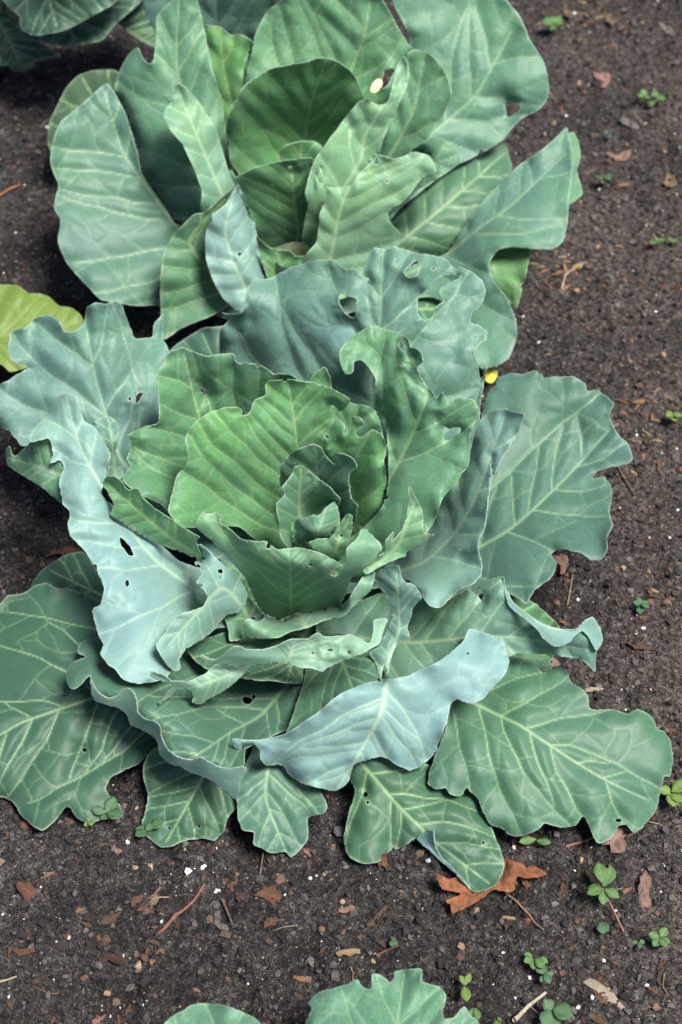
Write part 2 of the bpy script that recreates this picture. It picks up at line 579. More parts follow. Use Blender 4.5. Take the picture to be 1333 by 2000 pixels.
    tin = np.clip(tint + 0.16 * value_noise((X, Y), 150, sd + 10), 0, 1)
    und = np.full(X.shape, float(under))
    for pp in pale:
        sp = poly_sdf(X, Y, catmull(pp, True, 4.0))
        und = np.maximum(und, np.clip(sp / 2 + 0.5, 0, 1) * 0.7)
    V = at(X, Y, H / 100.0).reshape(-1, 3)
    A = np.stack([vein.ravel(), edge.ravel(), tin.ravel(), und.ravel(), np.full(X.size, yellow), np.clip(fine.ravel(), 0, 1), np.full(X.size, deep)], -1)
    # clip the grid by S > 0
    ny, nx = X.shape
    i, j = np.meshgrid(np.arange(nx - 1), np.arange(ny - 1))
    a = (j * nx + i).ravel(); alt = ((i + j) % 2 == 0).ravel()
    b, c, d = a + 1, a + nx + 1, a + nx
    T1 = np.where(alt[:, None], np.stack([a, d, c], -1), np.stack([a, d, b], -1))
    T2 = np.where(alt[:, None], np.stack([a, c, b], -1), np.stack([b, d, c], -1))
    T = np.r_[T1, T2]
    s = S.ravel(); s = np.where(np.abs(s) < 1e-4, 1e-4, s)
    ins = s[T] > 0; cnt = ins.sum(1)
    full = T[cnt == 3]
    newV, newA, key2 = [], [], {}
    tris = [full]

    def cut(p, q):
        k = np.minimum(p, q) * len(s) + np.maximum(p, q)
        return k
    parts = []
    for want in (1, 2):
        sel = cnt == want
        t = T[sel]; ii = ins[sel]
        odd = np.argmax(ii, 1) if want == 1 else np.argmin(ii, 1)
        rr = np.arange(len(t))
        p = t[rr, odd]; q = t[rr, (odd + 1) % 3]; w = t[rr, (odd + 2) % 3]
        parts.append((want, p, q, w, cut(p, q), cut(p, w)))
    keys = np.unique(np.concatenate([x for pt in parts for x in pt[4:6]])) if parts else np.array([], int)
    n0 = len(s)
    ka, kb = keys // n0, keys % n0
    tt = s[ka] / (s[ka] - s[kb])
    tt = np.clip(tt, 0.02, 0.98)[:, None]
    NV = V[ka] * (1 - tt) + V[kb] * tt
    NA = A[ka] * (1 - tt) + A[kb] * tt
    for want, p, q, w, kq, kw in parts:
        e1 = n0 + np.searchsorted(keys, kq); e2 = n0 + np.searchsorted(keys, kw)
        if want == 1: tris.append(np.stack([p, e1, e2], -1))
        else:
            tris.append(np.stack([e1, q, w], -1)); tris.append(np.stack([e1, w, e2], -1))
    T = np.concatenate(tris)
    V = np.r_[V, NV]; A = np.r_[A, NA]
    used = np.unique(T); remap = np.zeros(len(V), int); remap[used] = np.arange(len(used))
    return V[used], remap[T], A[used]


def leaf(plant, sheets, name='leaf', thick=0.0006, label=None):
    Vs, Ts, As, n = [], [], [], 0
    for k in sheets:
        V, T, A = sheet(**k)
        Vs.append(V); Ts.append(T + n); As.append(A); n += len(V)
    V = np.concatenate(Vs); T = np.concatenate(Ts); A = np.concatenate(As)
    org = np.array(plant.location)
    o = mesh_obj(name, V - org, T, LEAF, plant,
                 dict(vein=A[:, 0], edge=A[:, 1], tint=A[:, 2], under=A[:, 3], yellow=A[:, 4], fine=A[:, 5], deep=A[:, 6]))
    md = o.modifiers.new('thickness', 'SOLIDIFY'); md.thickness = thick; md.offset = -1
    if label: o['label'] = label
    return o


def stem(plant, h, r0, r1, lean=(0, 0)):
    V, F = [], []
    for k in range(9):
        t = k / 8
        rad = r0 + (r1 - r0) * t
        for q in range(12):
            a = q / 12 * 2 * math.pi
            w = 1 + 0.08 * math.sin(3 * a + 5 * t) + 0.06 * random.uniform(-1, 1)
            V.append((lean[0] * t + rad * w * math.cos(a), lean[1] * t + rad * w * math.sin(a), -0.02 + (h + 0.02) * t))
    for k in range(8):
        for q in range(12):
            a = k * 12 + q; b = k * 12 + (q + 1) % 12
            F.append((a, b, b + 12, a + 12))
    return mesh_obj('stem', V, F, STEM, plant)


def S(outline, anchors, mid=None, **kw):
    return dict(outline=outline, anchors=anchors, mid=mid, **kw)


# ---- cabbage seen against the bottom edge: leaves lean in from a plant whose stem stands outside the picture
bottom = empty('cabbage_plant', at(690, 2560, 0.0))
tag(bottom, 'cabbage with only two blue-green leaf tips showing over the bare soil in front', 'cabbage')
leaf(bottom, [S([(322, 1997), (342, 1982), (372, 1964), (402, 1959), (437, 1964), (477, 1977), (508, 1997), (560, 2080), (620, 2200), (660, 2400), (700, 2560), (640, 2560), (560, 2440), (420, 2260), (320, 2100), (305, 2040)],
                [(402, 1959, 8), (322, 2010, 9), (510, 2010, 9.5), (420, 2150, 11), (560, 2350, 8), (680, 2560, 3)],
                [(670, 2540), (560, 2300), (460, 2100), (402, 1962)], tint=0.35)])
leaf(bottom, [S([(596, 1997), (608, 1972), (603, 1957), (623, 1937), (670, 1924), (698, 1912), (708, 1927), (726, 1932), (728, 1902), (748, 1907), (761, 1919), (771, 1907), (771, 1897), (800, 1893), (824, 1892), (826, 1917), (859, 1927), (872, 1947), (864, 1972), (869, 1990), (889, 1987), (907, 1964), (919, 1982), (934, 1997), (940, 2080), (900, 2250), (800, 2420), (740, 2560), (690, 2560), (680, 2420), (640, 2200), (590, 2060)],
                [(824, 1892, 10), (603, 1957, 9), (670, 1924, 9.5), (872, 1947, 10), (934, 1997, 10), (760, 2150, 12), (720, 2380, 8), (710, 2560, 3)],
                [(710, 2540), (730, 2300), (765, 2080), (790, 1900)], tint=0.32)])
leaf(bottom, [S([(900, 2560), (1000, 2420), (1160, 2330), (1300, 2330), (1380, 2420), (1350, 2560), (1220, 2660), (1000, 2680), (800, 2620), (720, 2570), (740, 2540)],
                [(740, 2555, 3), (1000, 2500, 8), (1300, 2380, 8), (1350, 2560, 5), (1000, 2680, 5)], [(740, 2555), (1000, 2520), (1340, 2450)], tint=0.3)])
leaf(bottom, [S([(640, 2560), (500, 2480), (300, 2420), (120, 2440), (30, 2540), (90, 2660), (280, 2720), (500, 2680), (640, 2620), (690, 2570)],
                [(680, 2560, 3), (400, 2540, 7), (100, 2480, 7), (80, 2640, 4), (400, 2700, 5)], [(680, 2565), (400, 2570), (60, 2560)], tint=0.3)])
stem(bottom, 0.06, 0.016, 0.02)

# ---- front cabbage
front = empty('cabbage_plant', at(618, 1194, 0.0))
tag(front, 'large ragged cabbage with many insect holes and a tight small heart, beside open soil', 'cabbage')
stem(front, 0.12, 0.018, 0.024)
# leaf wrapped round the near side of the heart
leaf(front, [S([(420, 1000), (406, 1005), (394, 1002), (381, 1022), (386, 1034), (412, 1056), (450, 1094), (480, 1131), (499, 1169), (514, 1196), (547, 1210), (570, 1200), (607, 1196), (637, 1186), (662, 1184), (680, 1150), (690, 1124), (724, 1098), (747, 1070), (722, 1038), (710, 1029), (697, 1052), (679, 1071), (676, 1100), (668, 1105), (652, 1094), (622, 1079), (577, 1069), (540, 1073), (521, 1058), (495, 1056), (469, 1052), (450, 1034), (429, 1022), (431, 1008)],
               [(420, 1003, 20), (385, 1030, 18.8), (469, 1052, 19.4), (577, 1069, 19.3), (660, 1098, 18.2), (712, 1030, 18.8), (745, 1070, 18), (500, 1165, 8), (570, 1195, 5), (655, 1180, 7), (577, 1098, 19.2), (500, 1085, 18.8), (635, 1112, 18), (566, 1138, 13.5), (430, 1068, 18), (700, 1075, 18.2)],
               [(570, 1198), (568, 1140), (565, 1072)], tint=0.55, nlat=7, holes=[[(525, 1067, 5, 6)], [(656, 1120, 9, 5)], [(608, 1104, 3, 2)]], under=0.3, ruffle=0.35)])
leaf(front, [S([(604, 1060), (625, 1052), (645, 1050), (660, 1031), (675, 1006), (689, 1007), (686, 1042), (678, 1072), (662, 1096), (637, 1090), (616, 1074)],
               [(677, 1008, 19.6), (640, 1080, 15.5), (688, 1040, 18), (608, 1060, 17)], [(650, 1094), (665, 1050), (683, 1010)], tint=0.5, nlat=4, crumple=0.1, ruffle=0.3)], name='heart_leaf')
leaf(front, [S([(576, 1022), (584, 1012), (600, 1010), (613, 1003), (620, 1006), (628, 1003), (634, 992), (645, 985), (656, 978), (664, 1000), (665, 1050), (650, 1095), (620, 1105), (588, 1095), (576, 1050)],
               [(618, 1040, 19.8), (577, 1035, 17), (664, 1022, 17.3), (620, 1100, 12), (645, 986, 18.2), (600, 1012, 19)],
               [(612, 1100), (620, 1045), (640, 988)], tint=0.3, nlat=5, ruffle=0.15, crumple=0.1)], name='heart_leaf')
leaf(front, [S([(576, 913), (588, 910), (600, 915), (619, 930), (637, 945), (652, 960), (664, 975), (661, 990), (657, 1030), (640, 1062), (600, 1078), (566, 1074), (549, 1050), (544, 1012), (541, 984), (555, 968), (551, 952), (568, 930)],
               [(590, 915, 22), (545, 1000, 20), (547, 1045, 18), (600, 1000, 14), (655, 965, 20), (600, 1075, 11), (657, 1035, 16), (562, 1066, 16.5), (575, 990, 17.5)],
               [(596, 1070), (585, 1000), (588, 915)], tint=0.45, nlat=5, ruffle=0.4, crumple=0.15)], name='heart_leaf')
leaf(front, [S([(547, 911), (551, 906), (570, 885), (596, 872), (615, 867), (630, 876), (637, 892), (654, 909), (657, 895), (652, 886), (671, 886), (690, 896), (698, 911), (684, 924), (682, 945), (688, 975), (700, 986), (697, 1009), (684, 1040), (660, 1080), (620, 1085), (570, 1060), (549, 960)],
               [(615, 870, 22), (549, 925, 18.5), (697, 910, 21.5), (684, 940, 20), (692, 1000, 18.5), (620, 990, 12), (640, 1075, 7), (560, 1000, 12)],
               [(620, 1070), (622, 980), (618, 872)], tint=0.4, nlat=6, ruffle=0.6)], name='heart_leaf')
leaf(front, [S([(707, 1100), (719, 1089), (747, 1081), (752, 1059), (771, 1037), (768, 1057), (782, 1040), (795, 1010), (797, 980), (800, 950), (812, 970), (826, 999), (829, 1040), (854, 1043), (835, 1057), (812, 1070), (794, 1085), (756, 1100), (730, 1115), (714, 1121)],
               [(707, 1100, 17.3), (752, 1059, 18.3), (801, 965, 21), (829, 1040, 18), (780, 1070, 15.8), (725, 1115, 15), (850, 1045, 17)],
               [(725, 1112), (780, 1060), (812, 975)], under=0.35, tint=0.7, nlat=5)])
leaf(front, [S([(476, 1212), (490, 1210), (506, 1214), (517, 1204), (512, 1190), (525, 1195), (547, 1214), (554, 1198), (570, 1190), (600, 1193), (611, 1184), (606, 1171), (619, 1168), (634, 1177), (649, 1184), (675, 1176), (692, 1150), (712, 1118), (707, 1101), (716, 1088), (745, 1085), (754, 1064), (769, 1037), (763, 1062), (752, 1090), (735, 1108), (731, 1131), (724, 1154), (712, 1166), (694, 1182), (675, 1200), (660, 1208), (652, 1206), (637, 1211), (600, 1226), (570, 1234), (540, 1246), (510, 1248), (484, 1245), (476, 1229)],
               [(512, 1191, 13), (606, 1171, 13.8), (670, 1176, 14.2), (715, 1100, 16.5), (754, 1064, 17.5), (484, 1244, 9.5), (570, 1232, 10.5), (640, 1209, 11.3), (700, 1175, 13.2), (726, 1140, 15), (545, 1225, 13), (600, 1208, 13.6), (660, 1192, 14)],
               [(600, 1228), (590, 1210), (585, 1192)], tint=0.55, under=0.5, nlat=6, ruffle=0.4)])
leaf(front, [S([(201, 944), (210, 931), (229, 932), (251, 957), (270, 953), (279, 970), (300, 992), (337, 1015), (375, 1040), (390, 1049), (384, 1060), (396, 1090), (380, 1092), (360, 1080), (320, 1066), (280, 1045), (250, 1024), (215, 1006), (222, 985)],
               [(205, 940, 20), (251, 957, 20), (388, 1049, 18.3), (392, 1090, 14.5), (300, 1052, 15), (215, 1005, 17), (320, 1002, 18.8)],
               [(392, 1088), (320, 1040), (210, 945)], tint=0.75, nlat=7, ruffle=0.3),
             S([(382, 1062), (398, 1068), (431, 1097), (469, 1131), (485, 1165), (470, 1195), (442, 1203), (420, 1230), (394, 1251), (362, 1270), (352, 1289), (354, 1307), (343, 1312), (330, 1301), (315, 1281), (306, 1259), (322, 1236), (337, 1214), (352, 1199), (378, 1192), (397, 1184), (406, 1165), (397, 1150), (384, 1137), (394, 1117), (382, 1098), (392, 1088)],
               [(382, 1064, 18.3), (394, 1116, 17.8), (405, 1165, 16.8), (337, 1214, 15.5), (307, 1259, 14.5), (345, 1311, 12), (442, 1202, 11.5), (475, 1150, 12), (431, 1097, 16), (380, 1235, 14)],
               [(470, 1180), (430, 1150), (330, 1260)], tint=0.3, nlat=6, under=0.75, holes=[[(431, 1121, 5, 9)], [(388, 1107, 3, 5)], [(392, 1143, 4, 3)]], ruffle=0.4, gap=0.15)])
leaf(front, [S([(431, 1095), (469, 1115), (492, 1150), (518, 1195), (482, 1214), (474, 1248), (450, 1252), (446, 1222), (438, 1200), (455, 1150)],
               [(431, 1097, 13), (516, 1191, 8.5), (450, 1250, 8), (439, 1202, 10)], [(490, 1220), (470, 1170), (445, 1105)], deep=0.35, tint=0.6, nlat=5)])  # recess shade between the leaves put into the colour through deep
leaf(front, [S([(388, 1283), (394, 1278), (409, 1287), (427, 1287), (457, 1261), (487, 1268), (514, 1268), (540, 1261), (570, 1249), (600, 1247), (619, 1236), (637, 1242), (660, 1243), (682, 1239), (701, 1246), (722, 1255), (729, 1235), (731, 1212), (757, 1209), (748, 1236), (744, 1255), (727, 1266), (705, 1279), (667, 1292), (640, 1305), (630, 1314), (611, 1306), (585, 1304), (562, 1298), (536, 1296), (502, 1298), (469, 1300), (442, 1298), (416, 1294)],
               [(392, 1279, 14.5), (457, 1261, 15.8), (570, 1249, 16), (682, 1240, 15.8), (757, 1210, 15.3), (742, 1255, 14.5), (630, 1313, 13.2), (502, 1298, 13.7), (562, 1298, 13.6), (420, 1292, 13.6)],
               [(560, 1297), (570, 1272), (578, 1250)], tint=0.5, under=0.8, nlat=6, ruffle=0.3, holes=[[(646, 1270, 7, 3)], [(681, 1274, 4, 4)], [(609, 1258, 3, 3)]], pale=[[(640, 1253), (650, 1254), (648, 1262), (640, 1260)]]),
             S([(430, 1289), (401, 1315), (367, 1330), (337, 1330), (319, 1319), (300, 1312), (292, 1320), (318, 1331), (340, 1339), (325, 1356), (307, 1376), (322, 1370), (345, 1348), (367, 1346), (379, 1362), (373, 1372), (394, 1376), (412, 1365), (439, 1350), (465, 1327), (487, 1306), (502, 1296), (465, 1288)],
               [(430, 1290, 13.6), (367, 1330, 13.6), (300, 1315, 13), (394, 1375, 10), (487, 1304, 12), (367, 1349, 12), (310, 1373, 10)],
               [(490, 1300), (430, 1325), (370, 1345)], tint=0.5, under=0.6, nlat=5, gap=0.1, ruffle=0.3)])
leaf(front, [S([(728, 1122), (741, 1113), (756, 1103), (779, 1106), (784, 1126), (792, 1137), (809, 1141), (824, 1168), (806, 1188), (804, 1205), (797, 1227), (801, 1246), (775, 1261), (764, 1287), (758, 1315), (751, 1300), (744, 1331), (735, 1302), (722, 1275), (740, 1262), (749, 1246), (764, 1212), (766, 1195), (752, 1162), (732, 1138)],
               [(756, 1104, 16), (730, 1122, 14.6), (824, 1167, 14.2), (790, 1137, 15.2), (803, 1205, 12), (797, 1240, 11), (758, 1314, 8.5), (744, 1329, 8), (735, 1290, 9), (764, 1212, 11)],
               [(745, 1325), (780, 1230), (775, 1120)], deep=0.20, under=0.4, tint=0.12, nlat=7, ruffle=0.4)])
leaf(front, [S([(663, 690), (666, 680), (691, 656), (710, 643), (729, 634), (747, 641), (770, 645), (785, 652), (800, 664), (802, 680), (811, 679), (824, 690), (826, 705), (815, 716), (822, 735), (834, 754), (845, 765), (854, 780), (866, 763), (875, 789), (890, 780), (909, 778), (927, 784), (934, 799), (931, 817), (920, 844), (918, 862), (916, 905), (900, 930), (889, 947), (863, 977), (850, 1019), (835, 1040), (800, 1070), (740, 1110), (680, 1130), (630, 1120), (640, 1080), (700, 1040), (745, 990), (759, 937), (757, 862), (751, 817), (737, 799), (733, 742), (721, 718), (708, 704), (693, 707), (690, 729), (676, 732), (667, 720)],
               [(690, 660, 24.5), (729, 634, 26), (800, 670, 25.8), (830, 750, 24.3), (920, 790, 24.3), (915, 900, 20.5), (850, 1020, 14.8), (762, 934, 16.5), (737, 800, 20), (680, 725, 22.5), (700, 1085, 9.5), (640, 1100, 8), (822, 810, 22), (740, 700, 23.5)],
               [(650, 1110), (762, 934), (800, 862), (822, 810), (834, 760), (780, 650)], tint=0.5, nlat=7,
               holes=[[(867, 834), (879, 839), (896, 833), (900, 845), (882, 855), (869, 859)], [(785, 677, 4, 8)], [(852, 823, 2, 3)]])])
leaf(front, [S([(330, 997), (337, 964), (345, 930), (362, 911), (367, 889), (362, 862), (366, 844), (382, 825), (412, 804), (442, 797), (465, 795), (475, 804), (467, 815), (487, 806), (499, 780), (519, 772), (521, 746), (562, 742), (600, 746), (637, 754), (667, 769), (683, 780), (679, 793), (662, 805), (660, 797), (652, 789), (643, 792), (645, 804), (667, 821), (675, 834), (671, 853), (686, 829), (690, 814), (705, 817), (713, 827), (698, 836), (697, 851), (709, 854), (727, 838), (746, 851), (757, 877), (750, 900), (757, 937), (769, 971), (765, 1005), (754, 1040), (720, 1075), (660, 1115), (590, 1115), (540, 1075), (499, 1054), (469, 1030), (420, 1030), (352, 1030)],
               [(340, 960, 18), (365, 870, 21.5), (440, 797, 24), (560, 742, 25.2), (670, 775, 24.2), (750, 870, 21.3), (765, 980, 17.5), (750, 1040, 14), (580, 870, 17.5), (610, 1000, 8.5), (630, 1105, 5), (480, 960, 14.5), (500, 1048, 10), (350, 1025, 15.5)],
               [(618, 1110), (596, 960), (580, 860), (572, 800), (562, 745)], tint=0.85, nlat=9, holes=[[(639, 855, 4, 5)], [(640, 876, 2, 2)]], ruffle=0.45)])
leaf(front, [S([(600, 760), (607, 740), (617, 726), (632, 716), (643, 730), (650, 762), (688, 788), (712, 790), (735, 803), (748, 850), (760, 900), (740, 1000), (680, 1090), (600, 1100), (590, 850)],
               [(630, 717, 23.5), (735, 803, 20.5), (748, 870, 17.5), (670, 1000, 10), (630, 1090, 7.5), (600, 850, 17)], [(635, 1090), (665, 900), (700, 795)], tint=0.6)])
leaf(front, [S([(932, 830), (945, 814), (964, 801), (987, 797), (1005, 805), (1026, 807), (1020, 827), (1009, 850), (994, 876), (981, 895), (972, 914), (964, 926), (961, 893), (958, 930), (955, 962), (949, 1019), (938, 1052), (936, 1075), (942, 1116), (927, 1139), (900, 1150), (885, 1162), (870, 1178), (855, 1188), (838, 1182), (827, 1167), (809, 1141), (790, 1132), (730, 1150), (650, 1160), (630, 1130), (700, 1110), (760, 1090), (820, 1040), (863, 970), (905, 910), (922, 870)],
               [(934, 827, 20.5), (1020, 807, 22.5), (981, 895, 20.2), (961, 910, 20), (950, 1019, 17.5), (940, 1110, 15.2), (855, 1187, 13.6), (810, 1142, 13.2), (880, 1050, 12.7), (840, 1040, 10), (780, 1110, 6.5), (660, 1145, 6.5), (920, 900, 17.8)],
               [(660, 1140), (780, 1115), (833, 1095), (890, 1040), (930, 970), (985, 815)], under=0.5, tint=0.18, nlat=7)])
leaf(front, [S([(354, 677), (375, 685), (405, 696), (430, 692), (457, 691), (460, 707), (500, 711), (520, 720), (535, 730), (566, 731), (580, 742), (600, 800), (600, 900), (630, 1000), (650, 1110), (600, 1120), (520, 1070), (430, 1030), (350, 1020), (319, 988), (285, 972), (240, 938), (255, 910), (246, 895), (259, 869), (249, 850), (285, 833), (310, 824), (311, 775), (307, 737), (315, 715), (330, 692)],
               [(354, 677, 24.3), (307, 737, 23), (310, 824, 20.2), (249, 850, 20), (245, 930, 17), (285, 970, 15.5), (460, 700, 23.5), (566, 731, 22), (390, 825, 16.5), (470, 900, 11), (560, 1000, 6), (630, 1110, 6.5), (350, 1015, 13)],
               [(625, 1100), (480, 915), (400, 835), (383, 790), (360, 690)], deep=0.15, tint=0.6, nlat=8, holes=[[(401, 760, 8, 11)]])])
# pale leaf leaning to the side, with its margin folded
leaf(front, [S([(129, 769), (142, 770), (152, 775), (157, 797), (165, 820), (187, 835), (203, 862), (216, 887), (208, 910), (206, 936), (199, 962), (212, 981), (250, 1008), (300, 1050), (352, 1095), (430, 1120), (530, 1150), (580, 1190), (540, 1215), (440, 1225), (380, 1245), (345, 1280), (334, 1315), (319, 1326), (292, 1334), (262, 1335), (240, 1326), (225, 1307), (210, 1298), (197, 1277), (203, 1259), (191, 1236), (182, 1191), (196, 1180), (204, 1150), (195, 1124), (180, 1101), (165, 1075), (139, 1049), (131, 1022), (136, 1010), (134, 996), (122, 985), (116, 944), (125, 912), (116, 899), (97, 905), (104, 887), (101, 869), (94, 857), (60, 862), (62, 842), (94, 805), (109, 779)],
               [(129, 769, 23), (94, 805, 21.3), (165, 830, 21.3), (210, 880, 20), (205, 950, 18.5), (116, 900, 20), (131, 1020, 17.5), (182, 1180, 14.2), (197, 1277, 12.7), (262, 1334, 11.5), (330, 1315, 12), (380, 1225, 11.5), (300, 1060, 14), (270, 1180, 14.5), (410, 1160, 10), (330, 1105, 12.3), (550, 1180, 6)],
               [(550, 1185), (400, 1160), (300, 1090), (230, 1000), (160, 880), (130, 775)], tint=0.15, nlat=9, under=0.9,
               holes=[[(234, 1050), (245, 1056), (258, 1073), (265, 1086), (254, 1084), (240, 1068)], [(249, 1140, 3, 9)], [(186, 1107, 3, 7)]]),
             S([(11, 876), (19, 871), (28, 892), (60, 864), (94, 855), (112, 870), (128, 915), (122, 945), (128, 988), (110, 976), (80, 952), (50, 932), (16, 910)],
               [(11, 876, 16), (60, 865, 18.5), (125, 915, 19.2), (124, 975, 16.5), (50, 930, 15)],
               [(125, 930), (70, 910), (18, 895)], tint=0.4, nlat=4, gap=0.25, pale=[[(63, 912), (72, 905), (95, 912), (110, 925), (108, 937), (90, 932), (66, 922)]]),
             S([(182, 829), (195, 818), (212, 813), (227, 822), (232, 845), (226, 880), (236, 905), (243, 930), (225, 937), (212, 918), (214, 890), (205, 866)],
               [(195, 825, 20.2), (212, 814, 20), (232, 845, 18.7), (242, 930, 14.5), (212, 915, 16.5)], [(225, 930), (222, 880), (212, 818)], tint=0.1, nlat=4, gap=0.25)])
leaf(front, [S([(19, 659), (22, 647), (52, 638), (67, 623), (90, 616), (116, 625), (127, 649), (150, 644), (163, 632), (169, 602), (187, 591), (210, 595), (227, 586), (240, 599), (249, 621), (259, 647), (266, 660), (296, 657), (300, 636), (320, 613), (321, 662), (332, 690), (318, 740), (320, 830), (330, 900), (400, 980), (520, 1080), (600, 1140), (560, 1165), (460, 1110), (300, 1010), (210, 950), (120, 900), (60, 870), (41, 870), (22, 846), (0, 833), (-30, 800), (-20, 765), (0, 752), (34, 730), (58, 719), (49, 711), (36, 712), (19, 700), (15, 686)],
               [(90, 616, 20), (22, 655, 18), (0, 760, 14.5), (40, 865, 11.5), (208, 590, 22.5), (249, 621, 20.5), (300, 640, 17.5), (325, 690, 14.5), (208, 809, 13.5), (315, 830, 12.5), (230, 940, 9.5), (500, 1090, 6), (580, 1150, 5), (130, 760, 15), (190, 720, 17)],
               [(585, 1148), (400, 1040), (240, 900), (208, 809), (187, 737), (165, 620)], under=0.15, tint=0.12, nlat=8, holes=[[(266, 776), (274, 766), (284, 765), (277, 776), (268, 787)], [(254, 778, 2, 3)]])])
# tall leaf behind the heart, bitten through
leaf(front, [S([(433, 611), (448, 614), (475, 610), (479, 585), (482, 565), (499, 543), (525, 544), (556, 528), (604, 509), (642, 506), (657, 512), (669, 523), (695, 527), (708, 540), (726, 560), (722, 545), (710, 536), (712, 517), (721, 499), (731, 484), (751, 487), (770, 480), (785, 486), (815, 495), (845, 499), (871, 506), (886, 523), (901, 523), (927, 534), (942, 547), (950, 566), (946, 581), (939, 596), (924, 611), (920, 630), (939, 636), (953, 649), (950, 664), (937, 671), (927, 690), (935, 716), (939, 739), (945, 733), (947, 705), (951, 722), (946, 750), (939, 784), (935, 825), (915, 930), (820, 1060), (700, 1150), (620, 1150), (570, 950), (490, 800), (434, 710), (428, 660), (433, 640), (446, 626)],
               [(650, 1140, 6), (727, 800, 17), (731, 484, 28.5), (871, 506, 28.2), (945, 570, 26), (950, 660, 23), (937, 760, 19), (604, 509, 26), (480, 570, 22.3), (430, 640, 18.5), (440, 700, 15), (740, 640, 23.8), (900, 930, 12.5)],
               [(655, 1140), (700, 950), (727, 805), (726, 740), (742, 640), (748, 495)], under=0.1, tint=0.1, nlat=9,
               holes=[[(664, 574), (676, 577), (695, 583), (697, 600), (691, 621), (676, 613), (665, 596)], [(791, 531), (804, 514), (815, 508), (819, 519), (813, 538), (800, 542)],
                      [(819, 581), (841, 559), (860, 542), (882, 538), (896, 535), (897, 545), (879, 549), (860, 562), (860, 577), (866, 589), (849, 604), (841, 622), (830, 626), (817, 611)]],
               pale=[[(646, 655), (660, 642), (685, 641), (697, 650), (690, 668), (668, 680), (655, 675)]])])
# blue leaf arching over towards the open soil
leaf(front, [S([(917, 1227), (944, 1234), (977, 1246), (989, 1265), (995, 1299), (981, 1325), (962, 1344), (944, 1366), (921, 1374), (891, 1366), (880, 1375), (876, 1400), (865, 1431), (850, 1469), (824, 1495), (801, 1505), (775, 1495), (745, 1478), (711, 1487), (691, 1495), (685, 1514), (677, 1532), (651, 1545), (625, 1540), (587, 1529), (565, 1514), (554, 1496), (535, 1494), (520, 1497), (509, 1484), (507, 1465), (494, 1451), (475, 1454), (471, 1469), (456, 1458), (454, 1444), (475, 1446), (512, 1444), (557, 1435), (580, 1420), (625, 1386), (662, 1356), (711, 1335), (756, 1326), (794, 1320), (850, 1295), (887, 1269), (906, 1250)],
               [(917, 1227, 11.5), (989, 1265, 12), (994, 1299, 11.3), (944, 1366, 9.8), (880, 1374, 9.5), (850, 1469, 7.2), (801, 1504, 6.2), (745, 1478, 7.2), (651, 1544, 5.2), (565, 1514, 6.7), (507, 1470, 9), (455, 1450, 10), (557, 1435, 10.5), (662, 1356, 12), (756, 1326, 13), (850, 1295, 13), (750, 1400, 11.5), (650, 1450, 10)],
               [(756, 1328), (745, 1390), (715, 1450), (660, 1540)], tint=0.0, nlat=8, under=0.85, vs=1.15),
             S([(560, 1438), (590, 1340), (612, 1240), (690, 1240), (730, 1290), (762, 1322), (690, 1350), (630, 1390)], [(650, 1240, 4.5), (700, 1342, 11), (572, 1430, 9.5), (755, 1322, 12.2), (610, 1340, 6.5)], [(650, 1250), (680, 1320), (690, 1350)], deep=0.55, tint=0.45, nlat=5, gap=0.2)])  # leaf base darkened in its colour for the shade inside the plant
FLAP_B = S([(983, 1128), (990, 1150), (1003, 1176), (1032, 1199), (1058, 1217), (1088, 1227), (1124, 1228), (1142, 1212), (1159, 1205), (1172, 1227), (1179, 1250), (1166, 1271), (1160, 1262), (1150, 1245), (1138, 1232), (1126, 1240), (1112, 1255), (1095, 1263), (1078, 1262), (1060, 1245), (1045, 1225), (1020, 1205), (998, 1188), (986, 1160)],
           [(985, 1140, 14.2), (1003, 1176, 13.8), (1058, 1217, 13.2), (1124, 1228, 12.2), (1159, 1206, 12.6), (1179, 1250, 10.4), (1166, 1271, 10.2), (1138, 1232, 11.8), (1100, 1262, 11.6), (1060, 1245, 12.2), (998, 1188, 13.2)],
           None, tint=0.2, under=0.65, ruffle=0.15, roll=0.1, nib=0, ragged=0.5, crumple=0.15)
# leaf with a raised crest, curling over at its end
leaf(front, [FLAP_B, S([(930, 1165), (938, 1143), (959, 1130), (984, 1128), (987, 1152), (1000, 1179), (1030, 1200), (1056, 1219), (1086, 1228), (1124, 1229), (1142, 1212), (1159, 1206), (1172, 1227), (1178, 1250), (1166, 1270), (1163, 1313), (1150, 1299), (1131, 1288), (1094, 1282), (1056, 1278), (1011, 1278), (985, 1290), (950, 1300), (880, 1310), (800, 1340), (745, 1350), (690, 1345), (640, 1290), (620, 1210), (740, 1160), (790, 1160), (830, 1170), (860, 1180), (915, 1150)],
               [(959, 1130, 14.5), (932, 1165, 13), (1000, 1179, 13.6), (1056, 1220, 13), (1124, 1229, 12), (1159, 1207, 12.4), (1178, 1250, 10.5), (1163, 1312, 7.5), (1056, 1278, 8.6), (989, 1276, 9.2), (915, 1230, 10.5), (1000, 1225, 11), (800, 1240, 6.5), (640, 1230, 4), (1100, 1250, 10.5), (800, 1330, 8)],
               [(640, 1240), (800, 1255), (920, 1245), (1010, 1245), (1150, 1270)], deep=0.15, tint=0.3, nlat=9, under=0.35, gap=0.15, holes=[[(940, 1167, 4, 7)]])])
